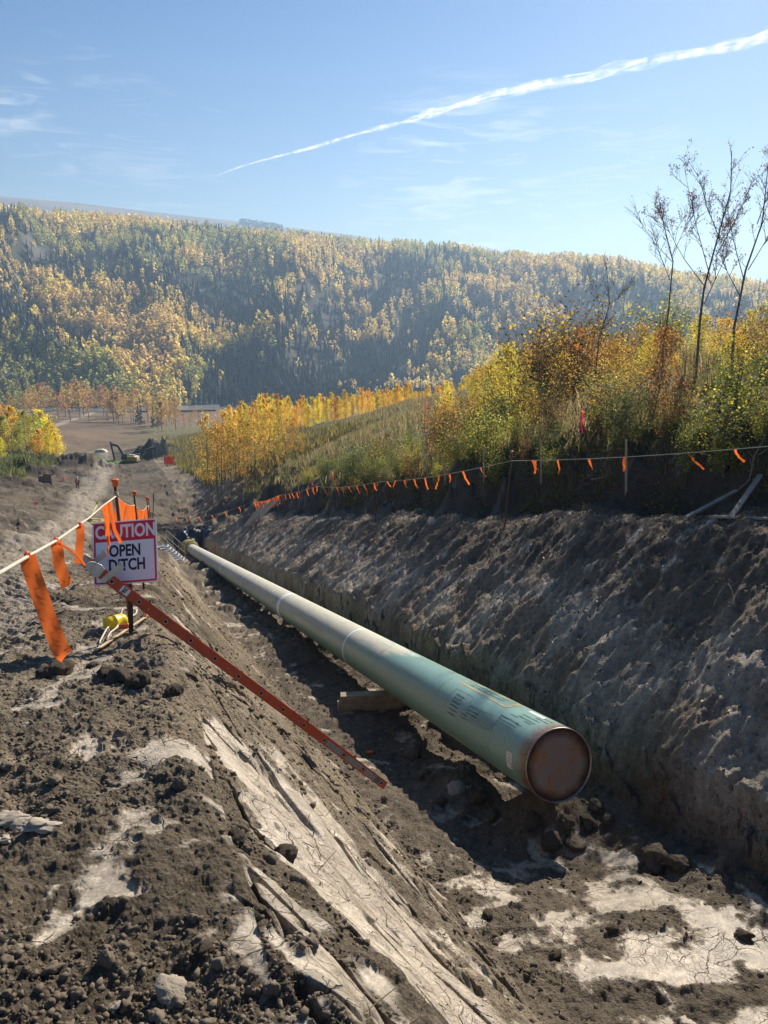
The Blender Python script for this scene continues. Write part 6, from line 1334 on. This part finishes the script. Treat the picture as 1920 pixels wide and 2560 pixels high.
def skin_person(name, label, loc, rz, s=1, lean=0):
    root = thing(name, label, 'person', loc, (0, 0, rz)); mat_s = simple('skin', (.45, .27, .19), .6, var=.1); jean = simple('denim', (.07, .10, .20), .85); shirt = simple('dark_sleeves', (.05, .05, .06), .85); vest = simple('orange_vest', (.85, .25, .05), .6); hel = simple('white_helmet', (.85, .85, .83), .3); refl = simple('reflective_strip', (.7, .7, .6), .4); boot = simple('boot_leather', (.06, .045, .035), .7)
    J = {'pel': (0, 0, .95), 'wst': (0, 0, 1.1), 'chs': (0, .01, 1.38), 'nck': (0, .0, 1.52), 'hd': (0, .02, 1.62), 'ht': (0, .02, 1.74), 'sl': (.19, 0, 1.43), 'sr': (-.19, 0, 1.43), 'el': (.25, -.03, 1.15), 'er': (-.25, -.03, 1.15), 'wl': (.24, .06, .93), 'wr': (-.24, .06, .93), 'fl': (.24, .09, .84), 'fr': (-.24, .09, .84), 'hl': (.1, 0, .9), 'hr': (-.1, 0, .9), 'kl': (.12, .04, .5), 'kr': (-.11, -.05, .5), 'al': (.13, .0, .09), 'ar': (-.12, -.16, .12), 'tl': (.14, .14, .04), 'tr': (-.13, -.02, .04)}
    Rr = {'pel': .15, 'wst': .135, 'chs': .16, 'nck': .06, 'hd': .095, 'ht': .07, 'sl': .075, 'sr': .075, 'el': .05, 'er': .05, 'wl': .035, 'wr': .035, 'fl': .04, 'fr': .04, 'hl': .1, 'hr': .1, 'kl': .07, 'kr': .07, 'al': .05, 'ar': .05, 'tl': .04, 'tr': .04}
    E_ = [('pel', 'wst'), ('wst', 'chs'), ('chs', 'nck'), ('nck', 'hd'), ('hd', 'ht'), ('chs', 'sl'), ('chs', 'sr'), ('sl', 'el'), ('sr', 'er'), ('el', 'wl'), ('er', 'wr'), ('wl', 'fl'), ('wr', 'fr'), ('pel', 'hl'), ('pel', 'hr'), ('hl', 'kl'), ('hr', 'kr'), ('kl', 'al'), ('kr', 'ar'), ('al', 'tl'), ('ar', 'tr')]
    def skin(nm, keys, edges, mat, grow=0):
        me = bpy.data.meshes.new(nm); ix = {k: i for i, k in enumerate(keys)}; me.from_pydata([J[k] for k in keys], [(ix[a], ix[b]) for a, b in edges], []); o = link(nm, me, mat, root); o.modifiers.new('skin', 'SKIN'); 
        for i, k in enumerate(keys): r = Rr[k]+grow; me.skin_vertices[0].data[i].radius = (r, r*.85)
        me.skin_vertices[0].data[0].use_root = True; sb = o.modifiers.new('sub', 'SUBSURF'); sb.levels = sb.render_levels = 2; return o
    skin('body', list(J), E_, mat_s)
    skin('trousers', ['pel', 'hl', 'hr', 'kl', 'kr', 'al', 'ar'], [e for e in E_ if e[0] in ('pel', 'hl', 'hr', 'kl', 'kr') and e[1] in ('hl', 'hr', 'kl', 'kr', 'al', 'ar')], jean, .018)
    skin('shirt', ['chs', 'wst', 'sl', 'sr', 'el', 'er', 'wl', 'wr'], [('chs', 'wst'), ('chs', 'sl'), ('chs', 'sr'), ('sl', 'el'), ('sr', 'er'), ('el', 'wl'), ('er', 'wr')], shirt, .016)
    mb = MB(); vs = []; fs = []; n = 20
    for z, rx, ry in ((.92, .205, .17), (1.1, .195, .165), (1.3, .225, .18), (1.46, .20, .15), (1.52, .10, .09)):
        for k in range(n): a = 2*math.pi*k/n; vs.append((rx*math.cos(a), ry*math.sin(a), z))
    for i in range(4):
        for k in range(n): fs.append((i*n+k, i*n+(k+1) % n, (i+1)*n+(k+1) % n, (i+1)*n+k))
    mb.add(vs, fs); mb.build('safety_vest', vest, root, True)
    mb = MB(); mb.box((.09, 0, 1.3), (.05, .39, .4)); mb.box((-.09, 0, 1.3), (.05, .39, .4)); mb.build('reflective_strip', refl, root)
    mb = MB(); mb.tube([(0, .02, 1.68), (0, .02, 1.70), (0, .02, 1.76), (0, .02, 1.81), (0, .02, 1.825)], [.155, .125, .12, .075, .02], 18); mb.build('helmet', hel, root, True)
    for k in ('al', 'ar'): x, y, z = J[k]; mb = MB(); mb.box((x, y+.06, .05), (.1, .28, .1)); mb.build('boot', boot, root, bevel=.03)
    root.scale = (s, s, s); return root
def build_people():
    g = V3(P(195, 1222, 104)); g.z = Zs(g.x, g.y); print('person', g, G(195, 1222)); skin_person('person', 'worker in white helmet, orange vest and blue jeans walking away down the haul road', g, .2)
    g = V3(P(76, 1180, 126)); g.z = Zs(g.x, g.y); print('p2', proj(g)); skin_person('person', 'worker in orange seen from the chest up behind the soil heap at left', g, 2)
# ---------------------------------------------------------------- condensation trail high above
def build_contrail():
    m, nt, out = nmat('ice_cloud'); t = NT(nt); tc = t.n('TexCoord').outputs['Object']; v = t.n('BsdfDiffuse'); v.inputs[0].default_value = (.8, .8, .8, 1); v2 = t.n('BsdfTranslucent'); v2.inputs[0].default_value = (.6, .6, .6, 1); ad = t.n('AddShader'); t.l(v.outputs[0], ad.inputs[0]); t.l(v2.outputs[0], ad.inputs[1]); tp = t.n('BsdfTransparent'); mx = t.n('MixShader')
    t.l(t.ramp(t.noise(tc, .009, 8, .7), [(.38, .0), (.68, .2)]), mx.inputs[0]); t.l(tp.outputs[0], mx.inputs[1]); t.l(ad.outputs[0], mx.inputs[2]); t.l(mx.outputs[0], out.inputs[0])
    ctrl = [(540, 440, 2), (600, 417, 4), (690, 392, 6), (800, 364, 8), (900, 334, 10), (985, 312, 12), (1040, 296, 18), (1075, 284, 22), (1120, 272, 15), (1200, 250, 18), (1340, 216, 22), (1500, 184, 26), (1650, 146, 29), (1790, 116, 33), (1930, 88, 36), (2100, 48, 40)]
    Hc = 2600.0; pts = []; rad = []
    P_ = []
    for px, py, w in ctrl: d = ray(px, py); s = Hc/d[2]; P_.append((d*s, w*.5*s/FPX))
    for i in range(len(P_)-1):
        for k in range(14): q = k/14; pts.append(P_[i][0]*(1-q)+P_[i+1][0]*q); rad.append(P_[i][1]*(1-q)+P_[i+1][1]*q)
    pts.append(P_[-1][0]); rad.append(P_[-1][1]); pts = np.array(pts); rad = np.array(rad); n = len(pts); K = 18; s = np.arange(n)
    # several ragged strands side by side
    vs = []; fs = []
    for st in range(9):
        rr = np.random.default_rng(st); ph = rr.uniform(0, 50); off = len(vs)
        dx = fbm(s*.07+ph, s*0, 700+st, 2)*1.6; dz = fbm(s*.07+ph, s*0+9, 710+st, 2)*1.5; rs = (.16+.5*np.clip(fbm(s*.10+ph, s*0, 720+st, 3)+.25, 0, 1.2))
        for i in range(n):
            d = pts[min(i+1, n-1)]-pts[max(i-1, 0)]; d /= np.linalg.norm(d); a = np.cross(d, [0, 0, 1]); a /= np.linalg.norm(a); b = np.cross(a, d); c = pts[i]+a*dx[i]*rad[i]*.6+b*dz[i]*rad[i]*.8
            for k in range(K):
                an = 2*math.pi*k/K; r = .8*rad[i]*rs[i]*(1+.2*math.sin(an*2+i*.35+st)+.12*math.sin(an*3-i*.5)); vs.append(tuple(c+(a*math.cos(an)+b*math.sin(an))*r))
        for i in range(n-1):
            for k in range(K): fs.append((off+i*K+k, off+i*K+(k+1) % K, off+(i+1)*K+(k+1) % K, off+(i+1)*K+k))
        fs.append(tuple(off+k for k in range(K))[::-1]); fs.append(tuple(off+(n-1)*K+k for k in range(K)))
    mb = MB(); mb.add(vs, fs); o = mb.build('contrail', m, None); setp(o, 'long white aircraft trail widening toward the upper right of the blue sky', 'contrail')
import time as _t
for fn in (build_ground, build_env, build_far_forest, build_mid_trees, build_bank_veg, build_bare_trees, build_grass, build_pipe, build_skids, build_ladder, build_sign, build_fences, build_ground_items, build_clods, build_mid_things, build_people, build_contrail):
    t0 = _t.time(); fn(); print(fn.__name__, round(_t.time()-t0, 1))
